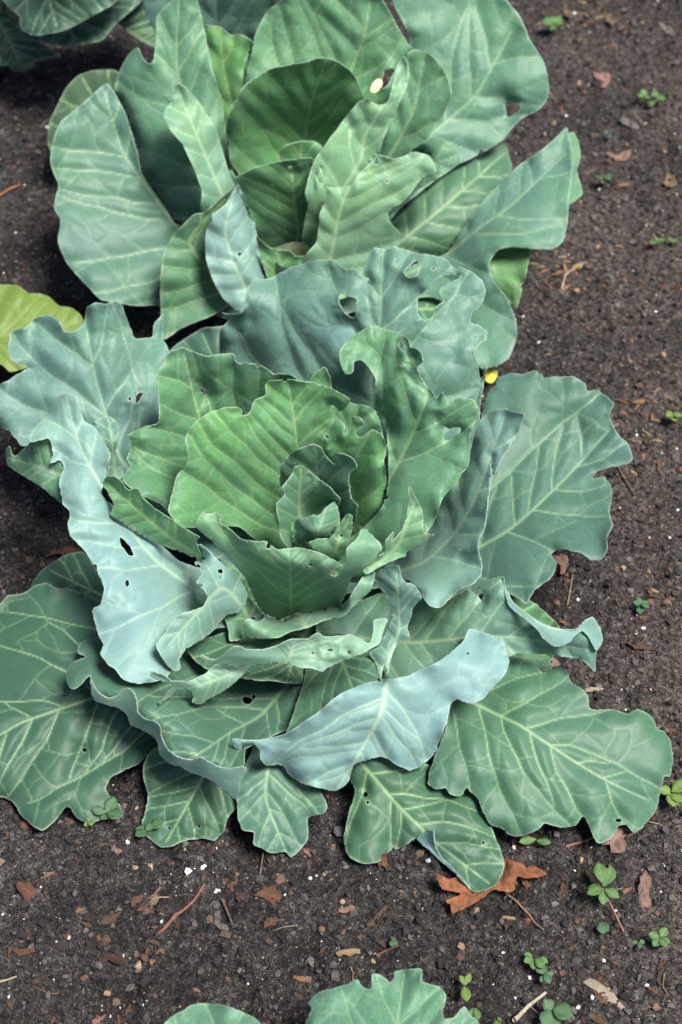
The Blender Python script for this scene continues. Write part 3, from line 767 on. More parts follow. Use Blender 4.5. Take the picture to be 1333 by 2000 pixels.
# interior leaf between the wrapping leaves, recess shade put into its colour
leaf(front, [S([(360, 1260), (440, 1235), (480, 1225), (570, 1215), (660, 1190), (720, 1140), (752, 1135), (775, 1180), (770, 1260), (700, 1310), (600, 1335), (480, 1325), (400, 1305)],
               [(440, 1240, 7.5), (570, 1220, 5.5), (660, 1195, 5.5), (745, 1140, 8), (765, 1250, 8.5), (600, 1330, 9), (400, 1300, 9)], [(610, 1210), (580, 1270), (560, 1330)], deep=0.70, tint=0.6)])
FLAP_A = S([(176, 1317), (183, 1335), (195, 1354), (212, 1363), (228, 1358), (240, 1345), (251, 1344), (262, 1352), (268, 1372), (270, 1392), (285, 1405), (300, 1408), (313, 1419), (316, 1440), (330, 1465), (352, 1480), (375, 1483), (395, 1480), (425, 1497), (450, 1501), (476, 1497), (483, 1506), (470, 1527), (463, 1563), (435, 1542), (409, 1523), (375, 1510), (352, 1498), (330, 1492), (312, 1474), (306, 1446), (290, 1432), (274, 1424), (255, 1416), (247, 1395), (228, 1383), (210, 1378), (187, 1371), (178, 1352)],
           [(177, 1320, 12.4), (195, 1353, 12.3), (240, 1346, 12.8), (285, 1404, 12.4), (312, 1420, 12.5), (330, 1464, 12.1), (390, 1481, 11.9), (476, 1499, 10.8), (178, 1352, 11.2), (210, 1378, 10.4), (247, 1395, 10.4), (274, 1424, 10.0), (306, 1446, 9.9), (330, 1492, 9.4), (375, 1510, 9.0), (435, 1542, 8.0), (463, 1562, 7.0)],
           None, tint=0.35, under=0.65, ruffle=0.2, roll=0.1, nib=0, ragged=0.6, crumple=0.2)
# leaf with a curled pale margin
leaf(front, [FLAP_A, S([(152, 1275), (155, 1257), (175, 1247), (196, 1244), (230, 1270), (300, 1290), (400, 1270), (560, 1230), (660, 1230), (680, 1270), (650, 1340), (600, 1385), (560, 1425), (515, 1446), (480, 1462), (478, 1484), (476, 1500), (450, 1506), (425, 1502), (395, 1486), (375, 1489), (352, 1486), (328, 1470), (311, 1444), (308, 1424), (298, 1414), (283, 1411), (266, 1398), (262, 1376), (258, 1358), (250, 1350), (242, 1352), (230, 1364), (212, 1370), (192, 1362), (180, 1345), (176, 1319), (165, 1330), (155, 1341), (140, 1346), (130, 1330), (132, 1305), (145, 1290), (166, 1283)],
               [(132, 1310, 10.5), (145, 1290, 10), (190, 1250, 8.8), (177, 1325, 12), (187, 1366, 11), (212, 1362, 12.2), (240, 1350, 12.6), (250, 1405, 10.8), (275, 1395, 12.2), (302, 1410, 12.4), (307, 1448, 10.5), (335, 1475, 11.6), (385, 1483, 11.4), (360, 1505, 9.6), (476, 1499, 10), (463, 1558, 7), (409, 1521, 8.5), (450, 1431, 6.6), (560, 1340, 5.5), (640, 1250, 3.5), (400, 1370, 7.6), (250, 1320, 9.3), (215, 1310, 9.4)],
               [(640, 1250), (562, 1337), (510, 1397), (450, 1431), (400, 1465), (345, 1495)], deep=0.50, tint=0.25, nlat=9, holes=[[(484, 1368, 9, 8)]], ruffle=0.3, gap=0.12)])
leaf(front, [S([(958, 760), (968, 752), (974, 737), (998, 728), (1020, 730), (1043, 724), (1058, 730), (1062, 737), (1095, 735), (1122, 736), (1144, 749), (1148, 763), (1167, 760), (1185, 775), (1201, 788), (1191, 809), (1197, 827), (1208, 850), (1229, 869), (1237, 895), (1227, 906), (1189, 914), (1167, 921), (1159, 934), (1182, 931), (1197, 959), (1191, 1000), (1198, 1026), (1185, 1049), (1186, 1075), (1174, 1095), (1155, 1094), (1133, 1079), (1095, 1074), (1077, 1082), (1088, 1097), (1084, 1116), (1073, 1131), (1047, 1150), (1035, 1169), (1028, 1181), (1013, 1170), (985, 1156), (940, 1160), (850, 1170), (700, 1190), (630, 1180), (640, 1150), (760, 1120), (860, 1040), (920, 930), (938, 830), (945, 786)],
               [(968, 752, 13), (1043, 724, 14), (1122, 736, 14), (1200, 788, 13), (1236, 895, 11.5), (1159, 934, 10.3), (1197, 1000, 11), (1174, 1094, 9.8), (1088, 1090, 10), (1028, 1180, 8.3), (945, 1120, 7.5), (1077, 962, 10), (940, 1071, 7.5), (660, 1165, 3), (942, 812, 11.5)],
               [(650, 1170), (860, 1100), (938, 1068), (1002, 1030), (1077, 962), (1118, 921), (1190, 840)], deep=0.45, tint=0.08, nlat=9, ruffle=0.6)])
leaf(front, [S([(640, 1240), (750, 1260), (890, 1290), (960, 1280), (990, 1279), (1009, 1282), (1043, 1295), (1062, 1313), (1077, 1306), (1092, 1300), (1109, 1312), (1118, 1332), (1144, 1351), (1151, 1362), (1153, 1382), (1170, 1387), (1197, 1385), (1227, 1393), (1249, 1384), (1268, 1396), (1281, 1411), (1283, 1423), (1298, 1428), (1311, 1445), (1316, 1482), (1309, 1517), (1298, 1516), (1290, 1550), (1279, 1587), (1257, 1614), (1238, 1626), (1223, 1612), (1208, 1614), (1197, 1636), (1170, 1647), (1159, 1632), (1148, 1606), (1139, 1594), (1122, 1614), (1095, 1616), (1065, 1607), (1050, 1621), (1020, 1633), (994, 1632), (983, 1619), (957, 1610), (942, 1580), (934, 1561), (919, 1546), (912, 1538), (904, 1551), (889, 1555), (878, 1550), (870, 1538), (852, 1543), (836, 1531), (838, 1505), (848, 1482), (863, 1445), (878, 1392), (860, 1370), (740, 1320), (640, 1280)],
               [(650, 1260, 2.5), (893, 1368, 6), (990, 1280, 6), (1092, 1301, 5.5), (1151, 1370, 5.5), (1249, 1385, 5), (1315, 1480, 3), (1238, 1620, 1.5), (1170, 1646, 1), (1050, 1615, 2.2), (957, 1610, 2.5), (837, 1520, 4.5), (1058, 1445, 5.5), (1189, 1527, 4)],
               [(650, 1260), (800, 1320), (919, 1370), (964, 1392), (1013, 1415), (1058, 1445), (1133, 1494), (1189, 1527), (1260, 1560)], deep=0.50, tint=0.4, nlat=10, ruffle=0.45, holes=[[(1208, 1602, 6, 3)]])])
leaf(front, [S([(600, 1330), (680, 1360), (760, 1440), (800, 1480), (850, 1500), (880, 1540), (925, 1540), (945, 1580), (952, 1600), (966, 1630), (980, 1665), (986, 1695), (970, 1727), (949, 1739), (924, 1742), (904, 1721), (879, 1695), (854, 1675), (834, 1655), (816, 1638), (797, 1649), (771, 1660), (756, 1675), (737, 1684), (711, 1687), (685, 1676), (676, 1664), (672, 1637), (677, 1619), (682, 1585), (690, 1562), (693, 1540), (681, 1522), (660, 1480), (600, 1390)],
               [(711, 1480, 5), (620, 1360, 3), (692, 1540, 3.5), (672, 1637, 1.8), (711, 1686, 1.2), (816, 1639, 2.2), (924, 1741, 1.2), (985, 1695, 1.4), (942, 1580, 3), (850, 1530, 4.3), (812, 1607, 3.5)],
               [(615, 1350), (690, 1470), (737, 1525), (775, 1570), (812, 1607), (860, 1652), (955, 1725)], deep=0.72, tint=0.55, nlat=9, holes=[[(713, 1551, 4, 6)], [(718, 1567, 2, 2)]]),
             S([(814, 1640), (820, 1630), (835, 1620), (848, 1623), (849, 1649), (863, 1675), (886, 1697), (911, 1723), (923, 1742), (904, 1723), (879, 1697), (854, 1677), (834, 1657)],
               [(816, 1637, 2.6), (835, 1621, 3.6), (848, 1640, 3.6), (886, 1697, 2.4), (922, 1740, 1.5), (854, 1676, 2.2)], tint=0.1, under=0.9, drop=False, gap=0.05)])
leaf(front, [S([(462, 1562), (466, 1517), (479, 1501), (500, 1440), (520, 1380), (560, 1360), (600, 1400), (590, 1480), (621, 1536), (641, 1574), (632, 1589), (602, 1598), (603, 1637), (587, 1660), (569, 1676), (557, 1664), (531, 1667), (509, 1656), (494, 1649), (496, 1626), (475, 1621), (466, 1600)],
               [(479, 1502, 5), (550, 1495, 5), (640, 1574, 3), (569, 1675, 1), (494, 1649, 1.5), (462, 1562, 3.5), (520, 1570, 3.8), (550, 1380, 4)],
               [(555, 1375), (530, 1470), (520, 1560), (560, 1665)], deep=0.40, tint=0.1, nlat=7)])
leaf(front, [S([(300, 1462), (281, 1491), (281, 1525), (289, 1551), (285, 1581), (278, 1607), (285, 1630), (300, 1645), (315, 1655), (337, 1652), (360, 1641), (394, 1638), (420, 1641), (439, 1622), (446, 1596), (462, 1579), (480, 1540), (500, 1480), (530, 1400), (500, 1380), (430, 1400), (360, 1430)],
               [(300, 1465, 5), (430, 1445, 5), (281, 1520, 3), (300, 1645, 1), (394, 1639, 1.3), (461, 1579, 2.8), (385, 1540, 3.5), (515, 1390, 4)],
               [(512, 1392), (430, 1460), (385, 1540), (325, 1645)], deep=0.75, tint=0.55, nlat=7)])
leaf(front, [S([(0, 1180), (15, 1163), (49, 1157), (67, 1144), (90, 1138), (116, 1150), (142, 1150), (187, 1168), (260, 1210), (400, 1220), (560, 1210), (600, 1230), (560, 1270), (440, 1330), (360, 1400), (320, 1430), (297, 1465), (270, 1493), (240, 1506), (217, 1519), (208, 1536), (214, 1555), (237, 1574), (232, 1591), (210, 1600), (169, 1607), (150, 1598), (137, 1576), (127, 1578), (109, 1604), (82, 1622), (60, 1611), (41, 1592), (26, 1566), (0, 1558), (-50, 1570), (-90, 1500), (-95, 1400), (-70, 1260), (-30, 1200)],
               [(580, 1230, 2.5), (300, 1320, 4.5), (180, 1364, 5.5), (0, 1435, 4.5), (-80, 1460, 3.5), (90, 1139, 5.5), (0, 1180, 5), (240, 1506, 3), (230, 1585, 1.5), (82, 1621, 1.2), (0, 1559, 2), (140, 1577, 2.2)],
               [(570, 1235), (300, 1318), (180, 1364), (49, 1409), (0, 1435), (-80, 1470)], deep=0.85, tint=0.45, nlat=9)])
leaf(front, [S([(62, 1147), (79, 1116), (124, 1086), (162, 1077), (182, 1101), (200, 1128), (300, 1180), (420, 1200), (400, 1240), (220, 1210), (140, 1175)],
               [(62, 1146, 3), (161, 1077, 3.5), (250, 1180, 3.5), (410, 1220, 2.5)], [(410, 1220), (220, 1170), (100, 1115)], deep=0.80, tint=0.5)])
leaf(front, [S([(800, 1180), (900, 1160), (1000, 1165), (1036, 1174), (1060, 1190), (1093, 1226), (1082, 1260), (1080, 1300), (1062, 1313), (1030, 1300), (980, 1290), (880, 1280), (720, 1240), (640, 1220), (700, 1195)],
               [(650, 1220, 2), (900, 1230, 3.5), (1093, 1226, 3), (1062, 1312, 2.6), (1000, 1165, 4)], [(655, 1220), (900, 1230), (1085, 1255)], deep=0.30, tint=0.75)])
leaf(front, [S([(330, 692), (356, 665), (394, 643), (440, 636), (480, 660), (520, 800), (600, 1000), (620, 1180), (580, 1170), (500, 960), (430, 800), (370, 740)],
               [(334, 689, 7), (394, 644, 8), (439, 638, 8.5), (500, 850, 6), (600, 1170, 2)], [(600, 1170), (500, 880), (430, 730), (395, 650)], deep=0.60, tint=0.3)])

# ---- cabbage standing behind, in the same row
back = empty('cabbage_plant', at(575, 648, 0.0))
tag(back, 'cabbage with large smooth leaves and an open centre, standing behind the ragged one', 'cabbage')
stem(back, 0.12, 0.018, 0.024)
bo = dict(ragged=0.45, ruffle=0.45, quilt=0.10, pleat=0.35, roll=0.3, nib=0, step=3.5)
leaf(back, [S([(626, 325), (632, 345), (630, 362), (660, 366), (685, 363), (701, 341), (727, 315), (738, 302), (769, 310), (790, 304), (811, 297), (838, 304), (853, 331), (848, 344), (827, 346), (811, 367), (790, 394), (759, 415), (764, 436), (783, 457), (777, 480), (740, 530), (680, 580), (610, 590), (585, 540), (598, 499), (619, 472), (625, 420), (640, 375), (622, 352)],
              [(626, 330, 21), (660, 366, 20.3), (738, 302, 22), (811, 297, 22), (853, 331, 20.2), (790, 394, 17), (783, 457, 12.5), (680, 560, 7.5), (598, 505, 12), (649, 480, 13), (670, 388, 18.5)],
              [(635, 580), (649, 490), (668, 400), (700, 345), (800, 305)], tint=0.75, nlat=8, under=0.55, holes=[[(757, 354, 3, 3)], [(735, 316, 3, 5)]], **bo)])
leaf(back, [S([(790, 109), (798, 131), (796, 168), (769, 226), (748, 273), (738, 305), (701, 345), (685, 366), (660, 420), (620, 480), (590, 470), (601, 404), (596, 378), (607, 336), (619, 305), (651, 262), (680, 222), (701, 198), (717, 194), (738, 205), (758, 198), (769, 152), (780, 118)],
              [(790, 112, 29), (796, 168, 27.3), (738, 305, 21.5), (685, 362, 18.5), (610, 470, 12), (600, 390, 18.5), (619, 305, 22.3), (700, 200, 26), (759, 197, 27), (706, 280, 22.3)],
              [(610, 475), (670, 370), (706, 310), (713, 265), (740, 220), (785, 130)], under=0.5, tint=0.75, nlat=8, holes=[[(692, 255, 3, 3)]], **bo)])
leaf(back, [S([(500, 460), (512, 472), (530, 484), (567, 491), (577, 500), (600, 502), (585, 520), (560, 545), (530, 560), (512, 510)],
              [(504, 462, 16), (577, 504, 13), (545, 550, 10)], [(545, 555), (550, 520), (540, 490)], tint=0.85, nlat=3, **bo)])
leaf(back, [S([(457, 349), (480, 336), (504, 325), (556, 314), (612, 309), (606, 341), (600, 378), (606, 410), (605, 470), (590, 520), (540, 520), (504, 455), (483, 399), (467, 362)],
              [(457, 349, 20.5), (556, 315, 22), (612, 310, 21.8), (603, 467, 9.5), (525, 475, 9.5), (569, 400, 14.5), (560, 515, 6)],
              [(575, 515), (582, 460), (575, 390), (569, 318)], deep=0.20, tint=0.8, nlat=7, holes=[[(567, 326, 6, 4)]], **bo)])
leaf(back, [S([(548, 300), (558, 284), (585, 276), (612, 275), (628, 284), (650, 330), (640, 440), (590, 480), (555, 400)],
              [(560, 284, 20.5), (620, 280, 20.5), (595, 470, 9.5), (590, 370, 15)], [(592, 470), (590, 380), (588, 280)], tint=0.8, nlat=5, **bo)])
leaf(back, [S([(843, 268), (864, 270), (895, 294), (902, 315), (869, 341), (817, 370), (780, 405), (720, 460), (640, 540), (610, 500), (700, 400), (760, 330), (810, 290)],
              [(843, 268, 22.3), (901, 315, 20), (817, 370, 16.3), (740, 430, 12), (630, 520, 7)], [(630, 520), (740, 400), (800, 340), (890, 305)], tint=0.35, nlat=7, **bo)])
# leaf rolled at its top
leaf(back, [S([(467, 361), (483, 389), (499, 436), (504, 462), (517, 499), (536, 531), (525, 541), (499, 545), (484, 567), (479, 610), (457, 604), (436, 583), (415, 546), (402, 504), (401, 472), (404, 446), (416, 430), (414, 420), (441, 399)],
              [(467, 364, 20.5), (499, 436, 16.3), (535, 530, 12), (478, 609, 8.5), (415, 546, 11), (402, 472, 14.5), (415, 425, 17.3), (465, 500, 14)],
              [(500, 600), (460, 520), (440, 450), (460, 370)], tint=0.2, under=0.7, nlat=6, holes=[[(469, 496, 4, 4)], [(455, 512, 2, 2)]], **bo),
            S([(462, 364), (436, 383), (399, 415), (378, 420), (341, 457), (320, 493), (314, 541), (314, 593), (319, 662), (357, 640), (409, 619), (445, 600), (470, 580), (460, 480), (470, 400)],
              [(462, 362, 20), (378, 420, 16.5), (320, 493, 12.5), (315, 593, 8), (319, 661, 5), (441, 598, 6.5), (402, 504, 11), (470, 450, 13)],
              [(470, 590), (420, 540), (370, 470), (440, 390)], deep=0.30, tint=0.65, nlat=7, gap=0.2, **bo)])
leaf(back, [S([(320, 184), (332, 186), (336, 181), (346, 162), (367, 173), (394, 205), (420, 247), (436, 294), (446, 331), (460, 364), (500, 450), (540, 540), (520, 560), (450, 470), (394, 411), (396, 378), (388, 352), (373, 315), (357, 283), (331, 252), (319, 226), (325, 210), (342, 193), (331, 200)],
              [(322, 186, 26), (367, 173, 27), (331, 252, 24), (394, 410, 15.5), (457, 362, 16), (420, 247, 22.5), (380, 300, 21.3), (530, 540, 7)],
              [(528, 545), (440, 390), (400, 300), (350, 180)], tint=0.6, under=0.5, nlat=8, **bo)])
leaf(back, [S([(442, 250), (448, 225), (457, 205), (478, 168), (525, 136), (567, 126), (600, 120), (630, 112), (661, 121), (688, 142), (706, 175), (712, 210), (680, 300), (640, 400), (610, 500), (560, 500), (520, 420), (470, 345), (452, 320), (446, 285)],
              [(444, 241, 22.8), (525, 136, 27.5), (630, 113, 28.5), (700, 165, 26), (650, 262, 18), (596, 273, 16), (455, 325, 16), (580, 490, 4.5)],
              [(582, 495), (590, 360), (596, 273), (609, 199), (638, 116)], tint=0.8, nlat=9, **bo)])
leaf(back, [S([(806, 97), (832, 100), (859, 123), (877, 157), (882, 184), (869, 220), (843, 262), (800, 320), (700, 440), (620, 540), (590, 520), (660, 400), (730, 290), (765, 200), (796, 110)],
              [(806, 97, 26), (882, 184, 23), (843, 262, 18.5), (760, 340, 13.5), (790, 200, 21), (605, 520, 7)], [(606, 525), (700, 390), (770, 290), (810, 210), (830, 105)], tint=0.5, nlat=8, **bo)])
leaf(back, [S([(492, 100), (499, 68), (520, 26), (551, 0), (577, -25), (640, -45), (710, -35), (748, 0), (775, 47), (796, 84), (812, 112), (800, 180), (760, 280), (680, 400), (620, 500), (570, 500), (540, 360), (490, 230), (478, 165)],
              [(499, 68, 26), (551, 0, 30), (650, -35, 31.5), (748, 0, 30), (809, 110, 25), (740, 220, 19.5), (600, 160, 21), (480, 160, 21.5), (595, 490, 6.5)],
              [(596, 495), (640, 300), (685, 142), (712, 68), (725, -10)], tint=0.6, nlat=9, holes=[[(747, 157), (752, 138), (770, 134), (766, 148), (757, 165), (744, 172)]], **bo)])
leaf(back, [S([(210, 163), (226, 184), (247, 226), (268, 294), (278, 341), (315, 394), (341, 436), (352, 441), (420, 460), (510, 520), (560, 580), (540, 625), (470, 630), (400, 610), (330, 597), (262, 597), (200, 586), (168, 556), (131, 514), (113, 472), (118, 430), (105, 405), (114, 362), (100, 325), (99, 294), (108, 262), (121, 236), (157, 205), (194, 173)],
              [(550, 605, 4), (344, 441, 9.5), (226, 273, 17), (210, 165, 22), (105, 300, 17), (116, 430, 12.5), (168, 556, 8.5), (262, 596, 6.5), (330, 595, 5.5), (278, 341, 14.5)],
              [(545, 600), (430, 510), (344, 441), (294, 373), (240, 295), (205, 180)], deep=0.25, tint=0.2, nlat=9, crumple=0.25, **bo)])
leaf(back, [S([(224, 180), (231, 142), (252, 105), (270, 92), (278, 110), (289, 123), (299, 120), (304, 79), (307, 31), (336, 0), (378, -22), (394, 31), (404, 79), (415, 136), (436, 205), (450, 320), (520, 470), (570, 570), (540, 590), (460, 520), (390, 440), (330, 425), (290, 390), (262, 320), (240, 240)],
              [(226, 173, 21), (270, 92, 25), (299, 121, 24.5), (336, 0, 30), (394, 31, 29), (436, 205, 21), (446, 315, 16), (394, 415, 11.5), (340, 300, 17), (275, 341, 13), (555, 580, 5)],
              [(555, 580), (470, 450), (410, 350), (370, 240), (345, 120), (350, 0)], tint=0.45, nlat=9, **bo)])
leaf(back, [S([(392, 52), (399, 48), (430, 52), (451, 68), (472, 67), (497, 84), (483, 115), (475, 152), (480, 230), (540, 420), (570, 520), (540, 520), (450, 300), (415, 142)],
              [(399, 50, 26.5), (496, 84, 25.5), (460, 210, 18.5), (555, 515, 6)], [(552, 510), (480, 300), (440, 150), (430, 56)], tint=0.95, yellow=0.08, nlat=6, **bo)])
leaf(back, [S([(755, -60), (860, -90), (950, -60), (990, 0), (1016, 31), (1037, 79), (1063, 121), (1073, 168), (1069, 194), (1053, 215), (1021, 231), (1000, 252), (985, 273), (948, 296), (916, 312), (880, 330), (780, 410), (680, 540), (600, 590), (590, 540), (680, 400), (770, 200), (800, 80), (770, 10)],
              [(760, -40, 29), (990, 0, 26), (1071, 180, 18.5), (1000, 252, 15), (916, 310, 13), (848, 257, 15.5), (811, 95, 22.5), (605, 570, 5), (940, 150, 20.5), (860, -80, 30)],
              [(606, 570), (720, 420), (800, 310), (848, 257), (930, 185), (1000, 60)], tint=0.3, nlat=9, holes=[[(987, 205), (1000, 203), (1017, 202), (1014, 215), (1000, 226), (991, 228)], [(940, 299, 6, 6)]], **bo)])
# leaf bending over, its far lobe hanging to the soil
leaf(back, [S([(1108, 248), (1114, 278), (1119, 325), (1113, 388), (1108, 436), (1100, 472), (1079, 487), (1042, 486), (1000, 483), (974, 488), (958, 509), (955, 525), (969, 556), (990, 583), (1008, 625), (1009, 661), (995, 699), (972, 713), (942, 721), (925, 700), (905, 620), (840, 580), (720, 600), (620, 630), (590, 600), (680, 560), (800, 520), (874, 493), (906, 446), (948, 388), (1011, 325), (1063, 289), (1098, 256)],
              [(1108, 249, 17.5), (1119, 325, 16), (1100, 472, 12.3), (1042, 486, 12), (974, 488, 11.3), (956, 525, 9.3), (1008, 640, 5), (972, 712, 2.5), (930, 690, 2.8), (920, 600, 5), (874, 493, 7.3), (948, 388, 12), (1011, 325, 15), (740, 560, 4.5), (610, 610, 3.5), (1010, 430, 12.8)],
              [(612, 608), (760, 550), (869, 500), (930, 450), (1000, 400), (1105, 300)], tint=0.2, nlat=9, crumple=0.2, **bo),
            S([(1110, 262), (1122, 258), (1130, 276), (1135, 305), (1128, 335), (1139, 377), (1122, 394), (1108, 400), (1112, 330)], [(1112, 262, 16.4), (1135, 310, 14.5), (1137, 377, 12.5), (1110, 398, 13)], tint=0.6, under=0.2, gap=0.2, ragged=0.5),
            S([(1035, 484), (1031, 520), (1022, 560), (1010, 602), (988, 590), (962, 560), (948, 525), (955, 500), (980, 482)], [(1035, 486, 10.8), (1010, 600, 5.5), (955, 530, 8), (980, 484, 10)], tint=0.9, under=0.3, gap=0.4, yellow=0.12, ragged=0.5)])  # yellow put in for light coming through this underside
leaf(back, [S([(880, 325), (911, 314), (948, 297), (985, 280), (996, 310), (1001, 328), (985, 362), (950, 420), (920, 470), (890, 495), (840, 530), (700, 600), (610, 620), (600, 580), (690, 500), (755, 425), (800, 380)],
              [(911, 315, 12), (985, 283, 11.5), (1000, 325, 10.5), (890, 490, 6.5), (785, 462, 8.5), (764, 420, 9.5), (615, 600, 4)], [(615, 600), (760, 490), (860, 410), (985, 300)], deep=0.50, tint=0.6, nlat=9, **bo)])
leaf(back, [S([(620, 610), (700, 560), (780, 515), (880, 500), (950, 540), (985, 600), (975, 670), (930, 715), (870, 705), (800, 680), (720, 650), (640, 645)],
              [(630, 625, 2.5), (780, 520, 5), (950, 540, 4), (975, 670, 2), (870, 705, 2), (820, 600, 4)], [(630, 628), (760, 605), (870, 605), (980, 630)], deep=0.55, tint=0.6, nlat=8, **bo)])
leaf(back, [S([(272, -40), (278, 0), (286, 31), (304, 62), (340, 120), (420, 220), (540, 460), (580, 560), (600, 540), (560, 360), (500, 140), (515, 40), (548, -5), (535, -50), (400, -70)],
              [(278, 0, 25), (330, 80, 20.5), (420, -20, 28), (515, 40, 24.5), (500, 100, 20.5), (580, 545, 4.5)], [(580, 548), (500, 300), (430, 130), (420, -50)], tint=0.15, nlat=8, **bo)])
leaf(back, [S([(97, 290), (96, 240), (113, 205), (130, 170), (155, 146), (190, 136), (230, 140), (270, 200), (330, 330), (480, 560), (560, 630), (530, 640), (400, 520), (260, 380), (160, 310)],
              [(97, 280, 8), (180, 138, 10), (250, 200, 8.5), (400, 480, 5), (545, 632, 2.5)], [(545, 632), (400, 480), (250, 300), (160, 150)], deep=1.0, tint=0.9, yellow=0.12, nlat=7, **bo)])  # old yellowing leaf, corner shade painted in by full deep

# ---- plant in the next row, at the top corner, its shade painted in through deep
far = empty('cabbage_plant', at(40, 120, 0.0))
tag(far, 'dark shaded cabbage with broad drooping leaves, in the row beyond the large open cabbage', 'cabbage')
stem(far, 0.12, 0.018, 0.024)
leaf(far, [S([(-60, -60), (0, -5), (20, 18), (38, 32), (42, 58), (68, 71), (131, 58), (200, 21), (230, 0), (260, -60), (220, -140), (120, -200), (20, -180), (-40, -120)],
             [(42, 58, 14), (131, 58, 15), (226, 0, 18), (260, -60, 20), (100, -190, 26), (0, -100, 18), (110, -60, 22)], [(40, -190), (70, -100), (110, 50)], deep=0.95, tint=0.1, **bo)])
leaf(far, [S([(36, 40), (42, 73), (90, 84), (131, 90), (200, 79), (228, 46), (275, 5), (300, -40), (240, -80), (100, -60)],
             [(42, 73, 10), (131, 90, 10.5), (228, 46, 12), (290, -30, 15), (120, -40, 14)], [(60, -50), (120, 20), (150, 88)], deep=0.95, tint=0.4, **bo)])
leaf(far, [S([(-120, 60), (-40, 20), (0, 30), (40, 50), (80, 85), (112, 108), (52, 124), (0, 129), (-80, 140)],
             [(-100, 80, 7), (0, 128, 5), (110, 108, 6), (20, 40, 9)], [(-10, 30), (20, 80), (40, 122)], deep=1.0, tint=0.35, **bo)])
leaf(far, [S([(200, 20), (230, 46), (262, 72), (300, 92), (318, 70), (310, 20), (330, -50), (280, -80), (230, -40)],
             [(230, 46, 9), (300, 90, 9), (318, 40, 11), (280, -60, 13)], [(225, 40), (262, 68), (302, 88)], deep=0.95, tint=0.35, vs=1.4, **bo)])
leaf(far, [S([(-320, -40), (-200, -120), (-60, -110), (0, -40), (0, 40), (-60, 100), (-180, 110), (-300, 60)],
             [(-300, 0, 12), (-100, -100, 20), (-10, 0, 15), (-180, 110, 8)], [(0, 20), (-140, 0), (-310, -10)], tint=0.2, **bo)])  # unseen leaf outside the frame, added to give shade

# ---- yellow-green leaf reaching in at the side
side = empty('leafy_plant', at(-150, 700, 0.0))
tag(side, 'bright yellow-green leaf reaching in beside the blue ragged cabbage leaves', 'plant')
stem(side, 0.03, 0.008, 0.008)
leaf(side, [S([(-60, 565), (0, 556), (34, 557), (56, 573), (79, 573), (97, 580), (116, 597), (142, 602), (162, 621), (155, 650), (120, 680), (80, 710), (37, 723), (19, 727), (0, 711), (-60, 705), (-130, 720), (-160, 700), (-140, 620)],
              [(-150, 700, 3), (-60, 565, 8), (34, 557, 8.5), (160, 621, 6), (37, 722, 5), (20, 650, 7), (-60, 705, 5)], [(-150, 690), (-60, 662), (0, 656), (80, 650), (155, 630)], tint=1.0, yellow=0.75, nlat=7, ragged=0.5, ruffle=0.4)])
leaf(side, [S([(-160, 690), (-240, 640), (-330, 640), (-370, 720), (-320, 800), (-220, 790), (-150, 720)],
              [(-155, 700, 3), (-300, 650, 7), (-330, 780, 5)], [(-155, 702), (-260, 710), (-360, 720)], tint=1.0, yellow=0.7, nlat=6)])
# ------------------------------------------------------------------ crumbs, litter and weeds on the soil
def on_soil(x, y, dz=0.0):
    p = at(float(x), float(y), 0.0)
    return np.array([p[0], p[1], float(soil_height(np.array(p[0]), np.array(p[1]))) + dz])


ico_v, ico_f = [], []
ph = (1 + 5 ** 0.5) / 2
for a, b in ((1, ph), (-1, ph), (1, -ph), (-1, -ph)):
    ico_v += [(0, a, b), (a, b, 0), (b, 0, a)]
ico_v = np.array(ico_v, float); ico_v /= np.linalg.norm(ico_v[0])
for i in range(12):
    for j in range(i + 1, 12):
        for k in range(j + 1, 12):
            p, q, w = ico_v[i], ico_v[j], ico_v[k]
            if max(np.linalg.norm(p - q), np.linalg.norm(q - w), np.linalg.norm(p - w)) < 1.1:
                ico_f.append((i, j, k) if np.dot(np.cross(q - p, w - p), p) > 0 else (i, k, j))
ico_f = np.array(ico_f)


def rot_mats(n, r):
    q = r.normal(size=(n, 4)); q /= np.linalg.norm(q, axis=1)[:, None]
    w, x, y, z = q.T
    return np.stack([np.stack([1 - 2 * (y*y + z*z), 2 * (x*y - z*w), 2 * (x*z + y*w)], -1),
                     np.stack([2 * (x*y + z*w), 1 - 2 * (x*x + z*z), 2 * (y*z - x*w)], -1),
                     np.stack([2 * (x*z - y*w), 2 * (y*z + x*w), 1 - 2 * (x*x + y*y)], -1)], 1)


TONES = dict(
    dark=(0.030, 0.027, 0.027), grey=(0.088, 0.081, 0.080), brown=(0.080, 0.056, 0.045), red=(0.13, 0.070, 0.050),
    tan=(0.26, 0.18, 0.115), white=(0.72, 0.72, 0.72))


